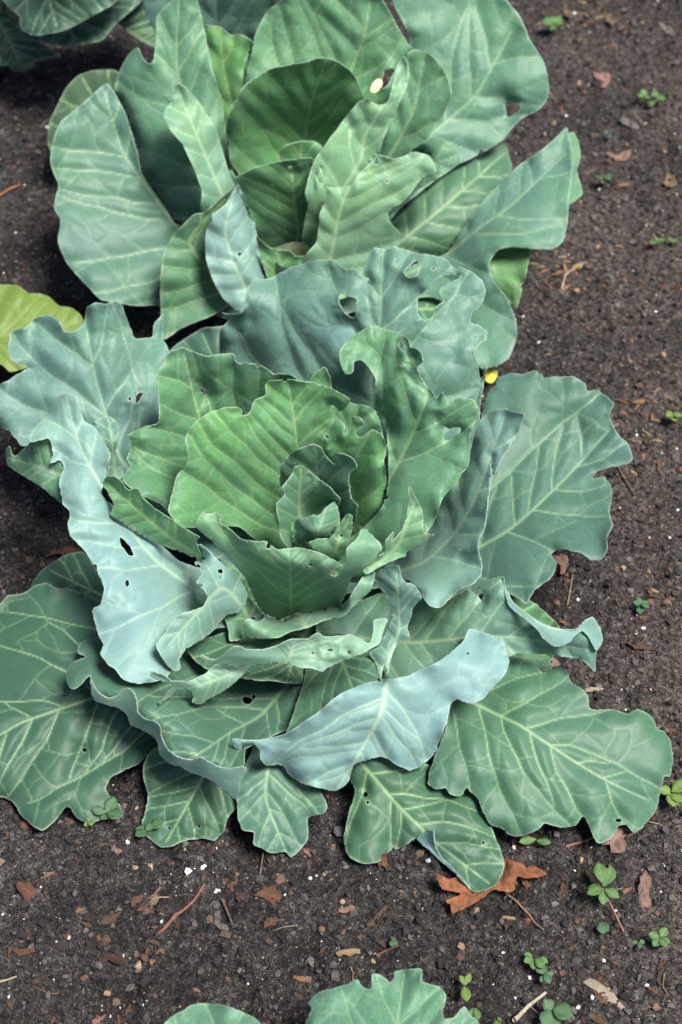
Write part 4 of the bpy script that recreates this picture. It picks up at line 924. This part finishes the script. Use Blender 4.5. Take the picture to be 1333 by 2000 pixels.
def crumbs(name, n, rmin, rmax, power, mix, seed, sink=0.35, flat=0.75):
    r = np.random.default_rng(seed)
    x = r.uniform(-60, 1393, n * 3); y = r.uniform(-60, 2060, n * 3)
    d = at(x, y, np.zeros_like(x))
    area = np.linalg.norm(d - CAM, axis=1) ** 3          # even spread over the ground, not over the picture
    keep = r.uniform(0, 1, n * 3) < area / area.max() * 1.15
    P = d[keep][:n]; n = len(P)
    P[:, 2] = soil_height(P[:, 0], P[:, 1])
    R = rmin + (rmax - rmin) * r.uniform(0, 1, n) ** power
    V = ico_v[None] * (1 + 0.28 * r.normal(size=(n, 12, 1)).clip(-1.5, 1.5))
    V = V * r.uniform(0.6, 1.25, (n, 1, 3))
    V = np.einsum('nij,nkj->nki', rot_mats(n, r), V)
    V[:, :, 2] *= flat
    V = V * R[:, None, None] + P[:, None]
    V[:, :, 2] += (R * (1 - sink) * 0.6)[:, None]
    F = ico_f[None] + (np.arange(n) * 12)[:, None, None]
    names = list(mix); w = np.array([mix[k] for k in names]); w = w / w.sum()
    ch = r.choice(len(names), n, p=w)
    T = np.array([TONES[k] for k in names])[ch] * r.uniform(0.65, 1.35, (n, 1))
    T = np.repeat(np.c_[T, np.ones(n)], 12, axis=0)
    o = mesh_obj(name, V.reshape(-1, 3), F.reshape(-1, 3), CRUMB, None, dict(tone=T), smooth=False)
    o['kind'] = 'stuff'
    return o


tag(crumbs('soil_crumbs', 35000, 0.0006, 0.0042, 3.2, dict(dark=58, grey=30, brown=12, red=2.5, tan=2, white=0.35), 3),
    'dark loose soil crumbs covering the garden bed', 'soil crumbs')
tag(crumbs('fine_grit', 9000, 0.0004, 0.0013, 1.6, dict(grey=10, tan=6, white=2.2, red=3), 5, flat=0.9),
    'fine pale grit sprinkled over the dark soil', 'grit')


# ---- shared small meshes
def frag_mesh(seed, tone, curl, asp):
    """torn piece of dead leaf: uneven outline, folded along its rib, cockled"""
    r = np.random.default_rng(seed)
    V = [(0, 0, 0)]; F = []
    n = 18
    a = 2 * math.pi * np.arange(n) / n
    rad = 0.85 + 0.22 * np.cos(2 * a) + sum(r.normal() * 0.10 * np.cos(k * a + r.uniform(0, 6.28)) for k in (3, 4, 5, 7)) + 0.06 * r.normal(size=n)
    rad = np.clip(rad, 0.3, 1.4); k0 = r.integers(0, n); rad[k0] *= 0.6
    for ring in (0.35, 0.7, 1.0):
        for k in range(n):
            q = ring * (rad[k] if ring == 1 else 0.45 * (1 - ring) + (0.55 + 0.45 * ring) * rad[k])
            V.append((q * math.cos(a[k]), q * math.sin(a[k]) * asp, 0))
    V = np.array(V, float)
    V[:, 2] = curl * 0.9 * (np.abs(V[:, 1]) / asp) ** 1.4 * 0.6 + curl * 0.35 * V[:, 0] ** 2
    V[:, 2] += 0.14 * np.sin(V[:, 0] * 5 + r.uniform(0, 6)) * np.sin(V[:, 1] * 6 / asp + r.uniform(0, 6)) + 0.05 * r.normal(size=len(V))
    V[:, 2] -= np.percentile(V[:, 2], 12)
    for k in range(n):
        F.append((0, 1 + k, 1 + (k + 1) % n))
        for g in (0, 1):
            p = 1 + g * n + k; q = 1 + g * n + (k + 1) % n
            F += [(p, p + n, q + n), (p, q + n, q)]
    t = np.tile((*tone, 1.0), (len(V), 1)); t[:, :3] *= r.uniform(0.7, 1.25, (len(V), 1))
    t[np.abs(V[:, 1]) < 0.08 * asp, :3] *= 1.25
    o = mesh_obj('dead_leaf_fragment', V, F, DRY, None, dict(tone=t)); me = o.data
    bpy.data.objects.remove(o)
    return me


def chip_mesh(seed, tone):
    r = np.random.default_rng(seed)
    n = 7; V = []; F = []
    for k in range(n):
        t = k / (n - 1); w = (0.25 + 0.75 * math.sin(math.pi * min(max(t, .12), .88))) * r.uniform(.8, 1.15)
        for (a, b) in ((-1, 0), (-.8, 1), (.8, 1), (1, 0)):
            V.append((2 * t - 1 + 0.06 * r.normal(), 0.30 * a * w + 0.05 * r.normal(), 0.22 * b * w + 0.08 * math.sin(2.2 * t)))
    for k in range(n - 1):
        for q in range(4):
            a = k * 4 + q; b = k * 4 + (q + 1) % 4
            F.append((a, a + 4, b + 4, b))
    F += [(0, 1, 2, 3), ((n - 1) * 4 + 3, (n - 1) * 4 + 2, (n - 1) * 4 + 1, (n - 1) * 4)]
    t = np.tile((*tone, 1.0), (len(V), 1)); t[:, :3] *= r.uniform(0.8, 1.2, (len(V), 1))
    o = mesh_obj('wood_chip', V, F, WOOD, None, dict(tone=t), smooth=False); me = o.data
    bpy.data.objects.remove(o)
    return me


def rock_mesh(seed, tone):
    r = np.random.default_rng(seed)
    # subdivide the icosahedron once
    V = [tuple(v) for v in ico_v]; cache = {}; F = []

    def mid(a, b):
        k = (min(a, b), max(a, b))
        if k not in cache:
            m = (np.array(V[a]) + np.array(V[b])); V.append(tuple(m / np.linalg.norm(m))); cache[k] = len(V) - 1
        return cache[k]
    for a, b, c in ico_f:
        x, y, z = mid(a, b), mid(b, c), mid(c, a)
        F += [(a, x, z), (x, b, y), (z, y, c), (x, y, z)]
    V = np.array(V); V *= (1 + 0.16 * r.normal(size=(len(V), 1)).clip(-1.6, 1.6)); V *= r.uniform(0.65, 1.2, 3) * np.array([1.1, .9, .6])
    t = np.tile((*tone, 1.0), (len(V), 1)); t[:, :3] *= r.uniform(0.75, 1.25, (len(V), 1))
    o = mesh_obj('soil_clod', V, F, CRUMB, None, dict(tone=t), smooth=False); me = o.data
    bpy.data.objects.remove(o)
    return me


def tube(name, pts, r0, r1, mat, tone, parent=None, seg=6):
    P = np.array(pts, float); V = []; F = []
    for k in range(len(P)):
        d = P[min(k + 1, len(P) - 1)] - P[max(k - 1, 0)]; d /= np.linalg.norm(d) + 1e-9
        u = np.cross(d, [0.1, 0.2, 1.0]); u /= np.linalg.norm(u); v = np.cross(d, u)
        rad = r0 + (r1 - r0) * k / (len(P) - 1)
        for q in range(seg):
            a = 2 * math.pi * q / seg
            V.append(P[k] + rad * (math.cos(a) * u + math.sin(a) * v))
    for k in range(len(P) - 1):
        for q in range(seg):
            a = k * seg + q; b = k * seg + (q + 1) % seg
            F.append((a, b, b + seg, a + seg))
    t = np.tile((*tone, 1.0), (len(V), 1))
    return mesh_obj(name, V, F, mat, parent, dict(tone=t))


def put(name, me, x, y, size, rz, label, cat, group=None, tilt=0.25, lift=0.0, asp=1.0, solid=False, soil=True, h=None):
    o = bpy.data.objects.new(name, me); col.objects.link(o)
    p = on_soil(x, y, lift) if h is None else at(float(x), float(y), h)
    o.location = tuple(float(v) for v in p)
    o.rotation_euler = (random.uniform(-tilt, tilt), random.uniform(-tilt, tilt), rz)
    o.scale = (size, size * asp, size)
    tag(o, label, cat, group)
    if solid:
        md = o.modifiers.new('thickness', 'SOLIDIFY'); md.thickness = 0.0005 / max(size, 1e-4); md.offset = 0
    return o


C_BROWN, C_RED, C_TAN, C_PALE, C_GREY = (0.105, 0.066, 0.048), (0.135, 0.068, 0.045), (0.22, 0.155, 0.10), (0.33, 0.28, 0.21), (0.14, 0.125, 0.12)
C_DARK = (0.07, 0.042, 0.034); C_PINK = (0.24, 0.15, 0.125)
frags = [frag_mesh(100 + k, t, c, a) for k, (t, c, a) in enumerate([
    (C_BROWN, .5, .7), (C_BROWN, -.4, .5), (C_RED, .6, .6), (C_RED, -.3, .8), (C_TAN, .4, .6), (C_TAN, .7, .45),
    (C_DARK, .5, .8), (C_DARK, -.5, .6), (C_PINK, .4, .7), (C_GREY, .3, .6), (C_BROWN, .9, .5), (C_PINK, -.5, .55)])]
chips = [chip_mesh(200 + k, t) for k, t in enumerate([C_TAN, C_RED, C_PALE, C_BROWN, (0.28, 0.20, 0.115), (0.21, 0.115, 0.070)])]
rocks = [rock_mesh(300 + k, t) for k, t in enumerate([(0.045, 0.037, 0.035), (0.06, 0.048, 0.044), (0.09, 0.08, 0.076), (0.13, 0.075, 0.055), (0.035, 0.029, 0.028), (0.17, 0.11, 0.085)])]
pearl = rock_mesh(320, (0.75, 0.75, 0.76))
MPP = 0.00052                                            # metres per photo pixel on the soil at the plants

# ---- litter pieces seen one by one
hero_frag = [
    (125, 1064, 30, 3, 'reddish brown dead leaf tucked beside the folded pale cabbage leaf'),
    (1100, 1094, 24, 8, 'pinkish dead leaf poking out below the scalloped right cabbage leaf'),
    (1092, 1292, 22, 11, 'crumpled tan dead leaf between the crested leaf and the broad low leaf'),
    (1310, 352, 36, 4, 'pale tan dead leaf lying flat far out on the open soil'),
    (1232, 240, 30, 9, 'narrow grey-white curled dead leaf near a small green weed'),
    (1180, 158, 34, 8, 'dull pinkish dead leaf with ragged lobes on the soil beyond the cabbages'),
    (1212, 300, 30, 8, 'crumpled pink-brown dead leaf near grey curled leaf'),
    (60, 1748, 26, 3, 'rounded red-brown dead leaf lying below the dark low cabbage leaf'),
    (214, 1806, 20, 0, 'torn brown dead leaf with a pointed end on bare soil'),
    (214, 1872, 30, 6, 'dark folded dead leaf standing up from the front soil'),
    (45, 1868, 24, 2, 'thin reddish dead leaf strip near the dark folded leaf'),
    (532, 1754, 26, 3, 'brown dead leaf curled on the soil below the hanging blue leaf'),
    (742, 1800, 24, 10, 'upright brown dead leaf scrap between front soil clods'),
    (680, 1782, 18, 11, 'greyish pink leaf scrap beside upright brown scrap'),
    (1258, 1744, 34, 11, 'broad pinkish dead leaf beside the largest purslane seedling'),
    (1205, 1636, 42, 8, 'long narrow dead leaf under the lower edge of the broad cabbage leaf'),
    (1246, 1262, 22, 0, 'small brown dead leaf near the curled tip of the crested leaf'),
    (1166, 1984, 20, 0, 'brown dead leaf beside the long pale wood chip'),
    (680, 1632, 26, 9, 'grey withered leaf in the gap under the arching blue leaf'),
    (745, 1688, 20, 3, 'brown leaf scrap below the long low cabbage leaf'),
    (1100, 1740, 17, 10, 'small tan-brown scrap between orange dead leaf and purslane'),
    (1012, 1650, 16, 7, 'dark leaf scrap shaded by the broad cabbage leaf'),
    (432, 1808, 15, 9, 'pale grey-green withered leaf scrap beside a dark twig'),
    (300, 1772, 17, 4, 'pale tan leaf scrap near a reddish dry stalk'),
    (1305, 45, 30, 9, 'grey leaf lying at the far edge of the soil'),
    (1110, 20, 26, 4, 'warm tan leaf litter piece behind the far weed'),
    (1190, 28, 24, 5, 'curled tan leaf litter on the far soil'),
]
for x, y, s, k, lab in hero_frag:
    put('dead_leaf', frags[k], x, y, s * MPP, random.uniform(0, 6.28), lab, 'dead leaf', None, 0.3, 0.001, 1.0, True)
hero_chip = [
    (1180, 1942, 38, 2, -0.75, 'long pale wood chip lying on the soil below the purslane seedlings'),
    (680, 1866, 20, 4, 0.1, 'short yellow wood chip lying above the toothed leaf tip'),
    (815, 1676, 22, 0, 0.7, 'tan wood chip beside the folded edge of the low leaf'),
    (1157, 1722, 18, 4, -1.0, 'thin yellow wood chip standing behind the largest purslane'),
    (1250, 792, 18, 5, 0.2, 'orange-brown wood chip beyond the scalloped leaf'),
    (1288, 906, 16, 1, 1.4, 'blocky red-brown chip on the open soil'),
    (1130, 516, 26, 4, 0.6, 'tan wood chip beside the hanging back leaf'),
    (1218, 360, 17, 5, 0.3, 'small brown chip near pink-brown dead leaf'),
    (590, 1912, 15, 5, -0.2, 'small orange chip above the toothed leaf tips'),
    (158, 1790, 11, 5, 0.4, 'tiny orange chip on the front soil'),
    (960, 728, 14, 4, 0.9, 'yellowish chip at the foot of the hanging back leaf'),
    (1165, 1336, 20, 2, 0.05, 'pale grey stony chip near the broad low leaf'),
]
for x, y, s, k, a, lab in hero_chip:
    put('wood_chip', chips[k], x, y, s * MPP, a, lab, 'wood chip', None, 0.1, 0.001)

# ---- scattered repeats
r = np.random.default_rng(77)


def scatter(n, fn, ymin=-20, ymax=2020, right=0.55):
    k = 0
    while k < n:
        x, y = r.uniform(-30, 1360), r.uniform(ymin, ymax)
        inside = 100 < x < 1150 and y < 1640 and not (x > 1010 and y < 700)
        if inside and not (x > 1060): continue
        fn(x, y); k += 1


def far_scale(y): return 1.0 + (1000 - y) / 2000 * 0.5


FRAG_WORD = ['brown', 'brown', 'red-brown', 'red-brown', 'tan', 'tan', 'dark', 'dark', 'pinkish', 'grey', 'brown', 'pinkish']
CHIP_WORD = ['tan', 'reddish', 'pale', 'dull brown', 'yellowish', 'orange-brown']
ROCK_WORD = ['dark', 'brown-black', 'grey', 'reddish', 'dark', 'tan']


def scrap(x, y):
    k = int(r.choice([0, 1, 2, 3, 6, 7, 7, 8, 10])); w = FRAG_WORD[k]
    put('leaf_scrap', frags[k], x, y, r.uniform(6, 15) * MPP, r.uniform(0, 6.28), 'small %s scrap of dead leaf scattered on the dark soil' % w,
        'leaf scrap', '%s leaf scraps on the soil' % w, 0.5, 0.0005, 1.0, True)


def bark(x, y, pick=(1, 3, 3, 5, 0, 4), lo=6, hi=13):
    k = int(r.choice(pick)); w = CHIP_WORD[k]
    put('bark_chip', chips[k], x, y, r.uniform(lo, hi) * MPP, r.uniform(0, 6.28), 'small %s chip of bark scattered on the dark soil' % w,
        'bark chip', '%s bark chips on the soil' % w, 0.25, 0.0005)


def clod(x, y):
    k = int(r.choice([0, 0, 1, 1, 2, 2, 3, 4, 4, 5])); w = ROCK_WORD[k]
    put('soil_clod', rocks[k], x, y, r.uniform(4, 13) * MPP * r.uniform(.7, 1), r.uniform(0, 6.28), 'small rough %s clod of earth lying on the soil' % w,
        'soil clod', '%s clods of earth on the soil' % w, 0.6, 0.001)


scatter(120, scrap)
scatter(46, bark)
scatter(230, clod)
scatter(40, lambda x, y: put('white_grain', pearl, x, y, r.uniform(2.6, 5.5) * MPP, r.uniform(0, 6.28),
        'tiny white grain on the dark soil', 'white grain', 'white grains on the soil', 0.6, 0.001))
# warm litter in three places, its warm tone also standing in for sun patches
for cx, cy, sx, sy, n in ((1150, 30, 90, 30, 26), (1095, 525, 70, 30, 22), (1265, 830, 70, 60, 20)):
    for k in range(n):
        bark(cx + sx * r.normal() * .6, cy + sy * r.normal() * .6, (0, 1, 4, 5), 6, 14)


def twig(pts, rad, tone, label, group=None):
    P = [on_soil(x, y, rad * 1.4 + 0.001) for x, y in catmull(pts, False, 12)]
    o0 = np.array(P[0])
    o = tube('twig', [p - o0 for p in P], rad, rad * 0.6, WOOD, tone)
    o.location = tuple(o0)
    return tag(o, label, 'twig', group)


twig([(990, 1741), (1020, 1775), (1045, 1800), (1062, 1822)], 0.0013, (0.20, 0.13, 0.085), 'thin stalk trailing from the orange dead leaf')
twig([(1206, 915), (1222, 940), (1240, 968)], 0.0013, (0.12, 0.08, 0.055), 'short dark twig beside the scalloped leaf')
twig([(1003, 2002), (1030, 1972), (1065, 1945)], 0.0023, (0.36, 0.30, 0.23), 'thick pale stick at the front beside round seedling leaves')
twig([(310, 1838), (345, 1800), (382, 1768), (402, 1740)], 0.0018, (0.19, 0.085, 0.06), 'reddish dry stalk lying across the front soil')
twig([(435, 1760), (446, 1785), (455, 1812)], 0.0018, (0.09, 0.062, 0.045), 'dark bent twig near the reddish stalk')
twig([(1110, 1175), (1116, 1140), (1120, 1115)], 0.0010, (0.22, 0.17, 0.12), 'pale thin stem below the scalloped leaf edge')
twig([(1098, 560), (1104, 540), (1122, 522)], 0.0016, (0.30, 0.22, 0.14), 'bent tan stem among chips beside the hanging leaf')
twig([(0, 384), (20, 376), (42, 368)], 0.0016, (0.30, 0.13, 0.06), 'orange-brown twig beside the big smooth leaf')
twig([(0, 1925), (18, 1920), (36, 1914)], 0.0012, (0.30, 0.25, 0.19), 'short pale straw on the front soil')
twig([(1105, 1655), (1150, 1640), (1195, 1622)], 0.0013, (0.19, 0.12, 0.085), 'brown dry stalk under the broad low leaf')
twig([(508, 1708), (512, 1685), (516, 1660)], 0.0009, (0.15, 0.10, 0.07), 'upright thin brown stem below the hanging blue leaf')
twig([(735, 1868), (752, 1858), (780, 1850)], 0.0010, (0.16, 0.07, 0.045), 'thin red-brown twig above the toothed leaf')
for k in range(26):
    while True:
        x, y = r.uniform(0, 1333), r.uniform(0, 2000)
        if x > 1120 or y > 1680: break
    a = r.uniform(0, 6.28); L = r.uniform(12, 30); b = r.normal() * 5
    twig([(x, y), (x + L * math.cos(a) - b * math.sin(a), y + .8 * L * math.sin(a) + b), (x + 2 * L * math.cos(a), y + 1.6 * L * math.sin(a))],
         r.uniform(0.0004, 0.0009), [(0.18, 0.12, 0.08), (0.28, 0.22, 0.16), (0.10, 0.06, 0.045)][k % 3],
         'thin dry straw lying loose on the soil', 'loose straws on the soil')

# ---- orange dead leaf below the long low cabbage leaf
def dry_sheet(name, outline, anchors, mid, tone, label, cat, **kw):
    V, T, A = sheet(outline, anchors, mid, **kw)
    org = V[np.argmin(V[:, 2])].copy(); org[2] = float(soil_height(np.array(org[0]), np.array(org[1])))
    t = np.tile((*tone, 1.0), (len(V), 1)) * (1 + 0.35 * A[:, :1]); t[:, 3] = 1
    o = mesh_obj(name, V - org, T, DRY, None, dict(tone=t)); o.location = tuple(org)
    md = o.modifiers.new('thickness', 'SOLIDIFY'); md.thickness = 0.0005; md.offset = -1
    return tag(o, label, cat)


dry_sheet('dead_leaf', [(985, 1677), (1015, 1683), (1030, 1690), (1045, 1692), (1070, 1708), (1036, 1716), (1010, 1714), (1006, 1736), (992, 1744), (965, 1738), (944, 1752), (914, 1772), (884, 1784), (880, 1768), (868, 1760), (899, 1746), (880, 1742), (864, 1737), (853, 1706), (879, 1716), (930, 1700), (960, 1680)],
          [(985, 1677, 2.2), (1045, 1692, 1.6), (1070, 1708, 1.0), (1008, 1714, 2.4), (992, 1742, 1.4), (944, 1752, 2.0), (884, 1784, .6), (853, 1708, 1.2), (920, 1720, 1.6)],
          [(992, 1742), (950, 1735), (870, 1762)], (0.17, 0.068, 0.034), 'curled orange-brown dead leaf under the tip of the long low cabbage leaf', 'dead leaf', nlat=4, ruffle=0.7, gap=0.3)
dry_sheet('fallen_petal', [(724, 176), (730, 160), (741, 152), (748, 160), (744, 174), (732, 182)], [(724, 176, 27.6), (741, 152, 28.2), (746, 172, 27.4)], None, (0.62, 0.62, 0.30),
          'pale yellow fallen petal resting on a leaf of the back cabbage', 'petal', ragged=0.3, ruffle=0.1, drop=False)
dry_sheet('fallen_petal', [(944, 722), (955, 716), (970, 718), (972, 734), (962, 748), (948, 744)], [(944, 722, 1.5), (970, 718, 1.8), (960, 748, .8)], None, (0.50, 0.46, 0.07),
          'yellow withered leaf bit between the two cabbages at the open side', 'petal', ragged=0.5, ruffle=0.2)


# ---- weeds
def weed_leaf_mesh(tone, seed, round_=0.5):
    rr = np.random.default_rng(seed); n = 9; V = []; F = []
    for k in range(n):
        t = k / (n - 1)
        w = 0.5 * round_ * (math.sin(math.pi * min(t ** (1.5 - 0.5 * round_), 1.0)) ** 0.8 if 0 < t < 1 else 0) + 0.03 * (1 - t)
        for q in (-1, -.5, 0, .5, 1):
            V.append((t, q * w, 0.16 * abs(q) * w + 0.22 * t - 0.20 * t * t + 0.02 * rr.normal()))
    for k in range(n - 1):
        for q in range(4):
            a = k * 5 + q
            F.append((a, a + 5, a + 6, a + 1))
    t = np.tile((*tone, 1.0), (len(V), 1)); t[2::5, :3] *= 1.3; t[:, :3] *= rr.uniform(.9, 1.1, (len(V), 1))
    o = mesh_obj('leaf', V, F, WEED, None, dict(tone=t)); me = o.data
    bpy.data.objects.remove(o)
    return me


W_G = (0.070, 0.145, 0.042); W_B = (0.052, 0.115, 0.052); W_Y = (0.115, 0.185, 0.042)
weed_meshes = {}


def weed(x, y, leaves, tone, label, h=0.012, round_=0.75, stem_to=None, name='weed_seedling'):
    """leaves: (angle in the picture, degrees, length px, start offset px)"""
    p = on_soil(x, y); root = empty(name, p); tag(root, label, 'weed')
    key = (tone, round_)
    if key not in weed_meshes: weed_meshes[key] = [weed_leaf_mesh(tone, 400 + len(weed_meshes) * 5 + k, round_) for k in range(3)]
    tip = np.array([0, 0, h])
    for k, (ang, L, off) in enumerate(leaves):
        a = math.radians(-ang); me = weed_meshes[key][k % 3]
        o = bpy.data.objects.new('leaf', me); col.objects.link(o); o.parent = root
        o.location = (off * MPP * math.cos(a), off * MPP * math.sin(a) * 1.2, h + random.uniform(-.002, .003))
        o.rotation_euler = (random.uniform(-.25, .25), random.uniform(-.35, .05), a)
        s = L * MPP * 0.95; o.scale = (s, s, s)
        md = o.modifiers.new('thickness', 'SOLIDIFY'); md.thickness = 0.0007 / s; md.offset = 0
    pts = [np.array([0, 0, -0.004]), np.array([0.0008, 0, h * .5]), tip] if stem_to is None else \
        [on_soil(*stem_to) - p + np.array([0, 0, .002]), (on_soil(*stem_to) - p) * .5 + np.array([0, 0, h * .6]), tip]
    tube('stem', pts, 0.0011, 0.0008, WEED, (0.19, 0.075, 0.052), root)
    return root


weed(1172, 1756, [(95, 30, 2), (150, 34, 2), (35, 30, 3), (300, 42, 2), (265, 40, 6), (180, 22, 4)], W_G, 'largest purslane seedling with a reddish stem beside the pinkish dead leaf', 0.018, 0.6, (1216, 1828))
weed(1283, 1848, [(60, 22, 0), (130, 20, 0), (200, 20, 1), (310, 22, 1), (20, 18, 2)], W_G, 'small purslane seedling just beyond the largest purslane', 0.012, 0.75)
weed(1246, 1850, [(90, 14, 0), (200, 13, 0), (330, 13, 0)], W_B, 'tiny dark seedling close beside a small purslane', 0.008, 0.7)
weed(1042, 1880, [(100, 22, 2), (150, 20, 4), (60, 24, 4), (20, 20, 5), (200, 16, 3)], W_G, 'branching purslane seedling above the thick pale stick, upper tuft', 0.014, 0.7)
weed(1062, 1912, [(70, 22, 0), (120, 16, 2), (350, 18, 0), (220, 18, 2), (270, 20, 0)], W_B, 'branching purslane seedling above the thick pale stick, lower tuft', 0.012, 0.65)
weed(1075, 1992, [(112, 40, 0), (20, 36, 0), (230, 24, 0)], W_B, 'seedling with two large round leaves beside the thick pale stick', 0.014, 0.95)
weed(1174, 1822, [(90, 24, -6)], W_B, 'single round seed leaf below the largest purslane', 0.008, 0.95)
weed(905, 1942, [(85, 34, 0), (300, 24, 0), (250, 20, 0)], W_Y, 'narrow yellow-green seedling beside the toothed leaf', 0.012, 0.5)
weed(925, 1985, [(80, 26, 0), (120, 22, 0)], W_G, 'small upright seedling touching the toothed leaf', 0.012, 0.5)
weed(968, 2004, [(92, 26, 0), (60, 14, 0)], W_G, 'tiny upright seedling between the toothed leaf and the pale stick', 0.012, 0.45)
weed(213, 1610, [(20, 38, 0), (190, 28, 0), (290, 36, 0), (120, 18, 0)], W_B, 'dark green seedling below the notch of the big low leaf', 0.016, 0.65)
weed(180, 1622, [(60, 14, 0), (150, 13, 0), (250, 15, 0), (330, 12, 0)], W_Y, 'tiny lobed yellow-green seedling beside a dark seedling', 0.008, 0.8)
weed(290, 1638, [(140, 26, 0), (200, 24, 0), (300, 18, 0), (330, 26, 8)], W_B, 'seedling peeping out under the rounded low leaf', 0.010, 0.9)
weed(1308, 1562, [(95, 34, 0), (60, 30, 0), (330, 40, 0), (210, 26, 0)], W_Y, 'bright seedling beside the outer edge of the broad low leaf', 0.014, 0.75)
weed(1250, 1190, [(100, 22, 0), (40, 20, 0), (330, 20, 0), (190, 18, 0), (250, 16, 0)], W_B, 'small seedling on open soil beyond the crested leaf', 0.010, 0.75)
weed(1311, 826, [(90, 24, 0), (150, 22, 0), (30, 22, 0), (330, 20, 0), (220, 18, 0)], W_Y, 'pale yellow-green seedling beyond the scalloped leaf', 0.012, 0.75)
weed(1046, 1650, [(20, 30, 0), (170, 34, 0), (190, 20, 6)], W_G, 'thin seedling shaded by the lower edge of the broad leaf', 0.010, 0.45)
weed(1078, 62, [(20, 34, 0), (95, 30, 0), (150, 36, 0), (200, 30, 0), (330, 34, 0), (270, 24, 0)], W_G, 'leafy weed clump beside the largest back leaf', 0.016, 0.8)
weed(1270, 195, [(90, 24, 12), (10, 26, 14), (180, 24, 16), (320, 24, 6), (220, 22, 12), (140, 20, 4)], W_G, 'spreading clover-like weed on the far soil', 0.014, 0.9)
weed(1180, 352, [(110, 22, 0), (60, 24, 0), (190, 20, 0), (340, 22, 0)], W_B, 'small weed near the tan far dead leaf', 0.012, 0.7)
weed(1283, 484, [(170, 24, 0), (330, 22, 0), (240, 16, 0)], W_G, 'small two-leaved seedling among chips on the far soil', 0.012, 0.75)
weed(1314, 472, [(90, 20, -4), (200, 14, 0)], W_G, 'tiny round seedling next to the two-leaved seedling', 0.010, 0.9)
weed(1188, 268, [(80, 18, 0), (200, 14, 0)], W_B, 'tiny dark weed between two dead leaves on the far soil', 0.010, 0.7)
weed(768, 1846, [(100, 16, 0), (60, 12, 0)], W_B, 'tiny green sprout beside upright brown leaf scrap', 0.008, 0.8)
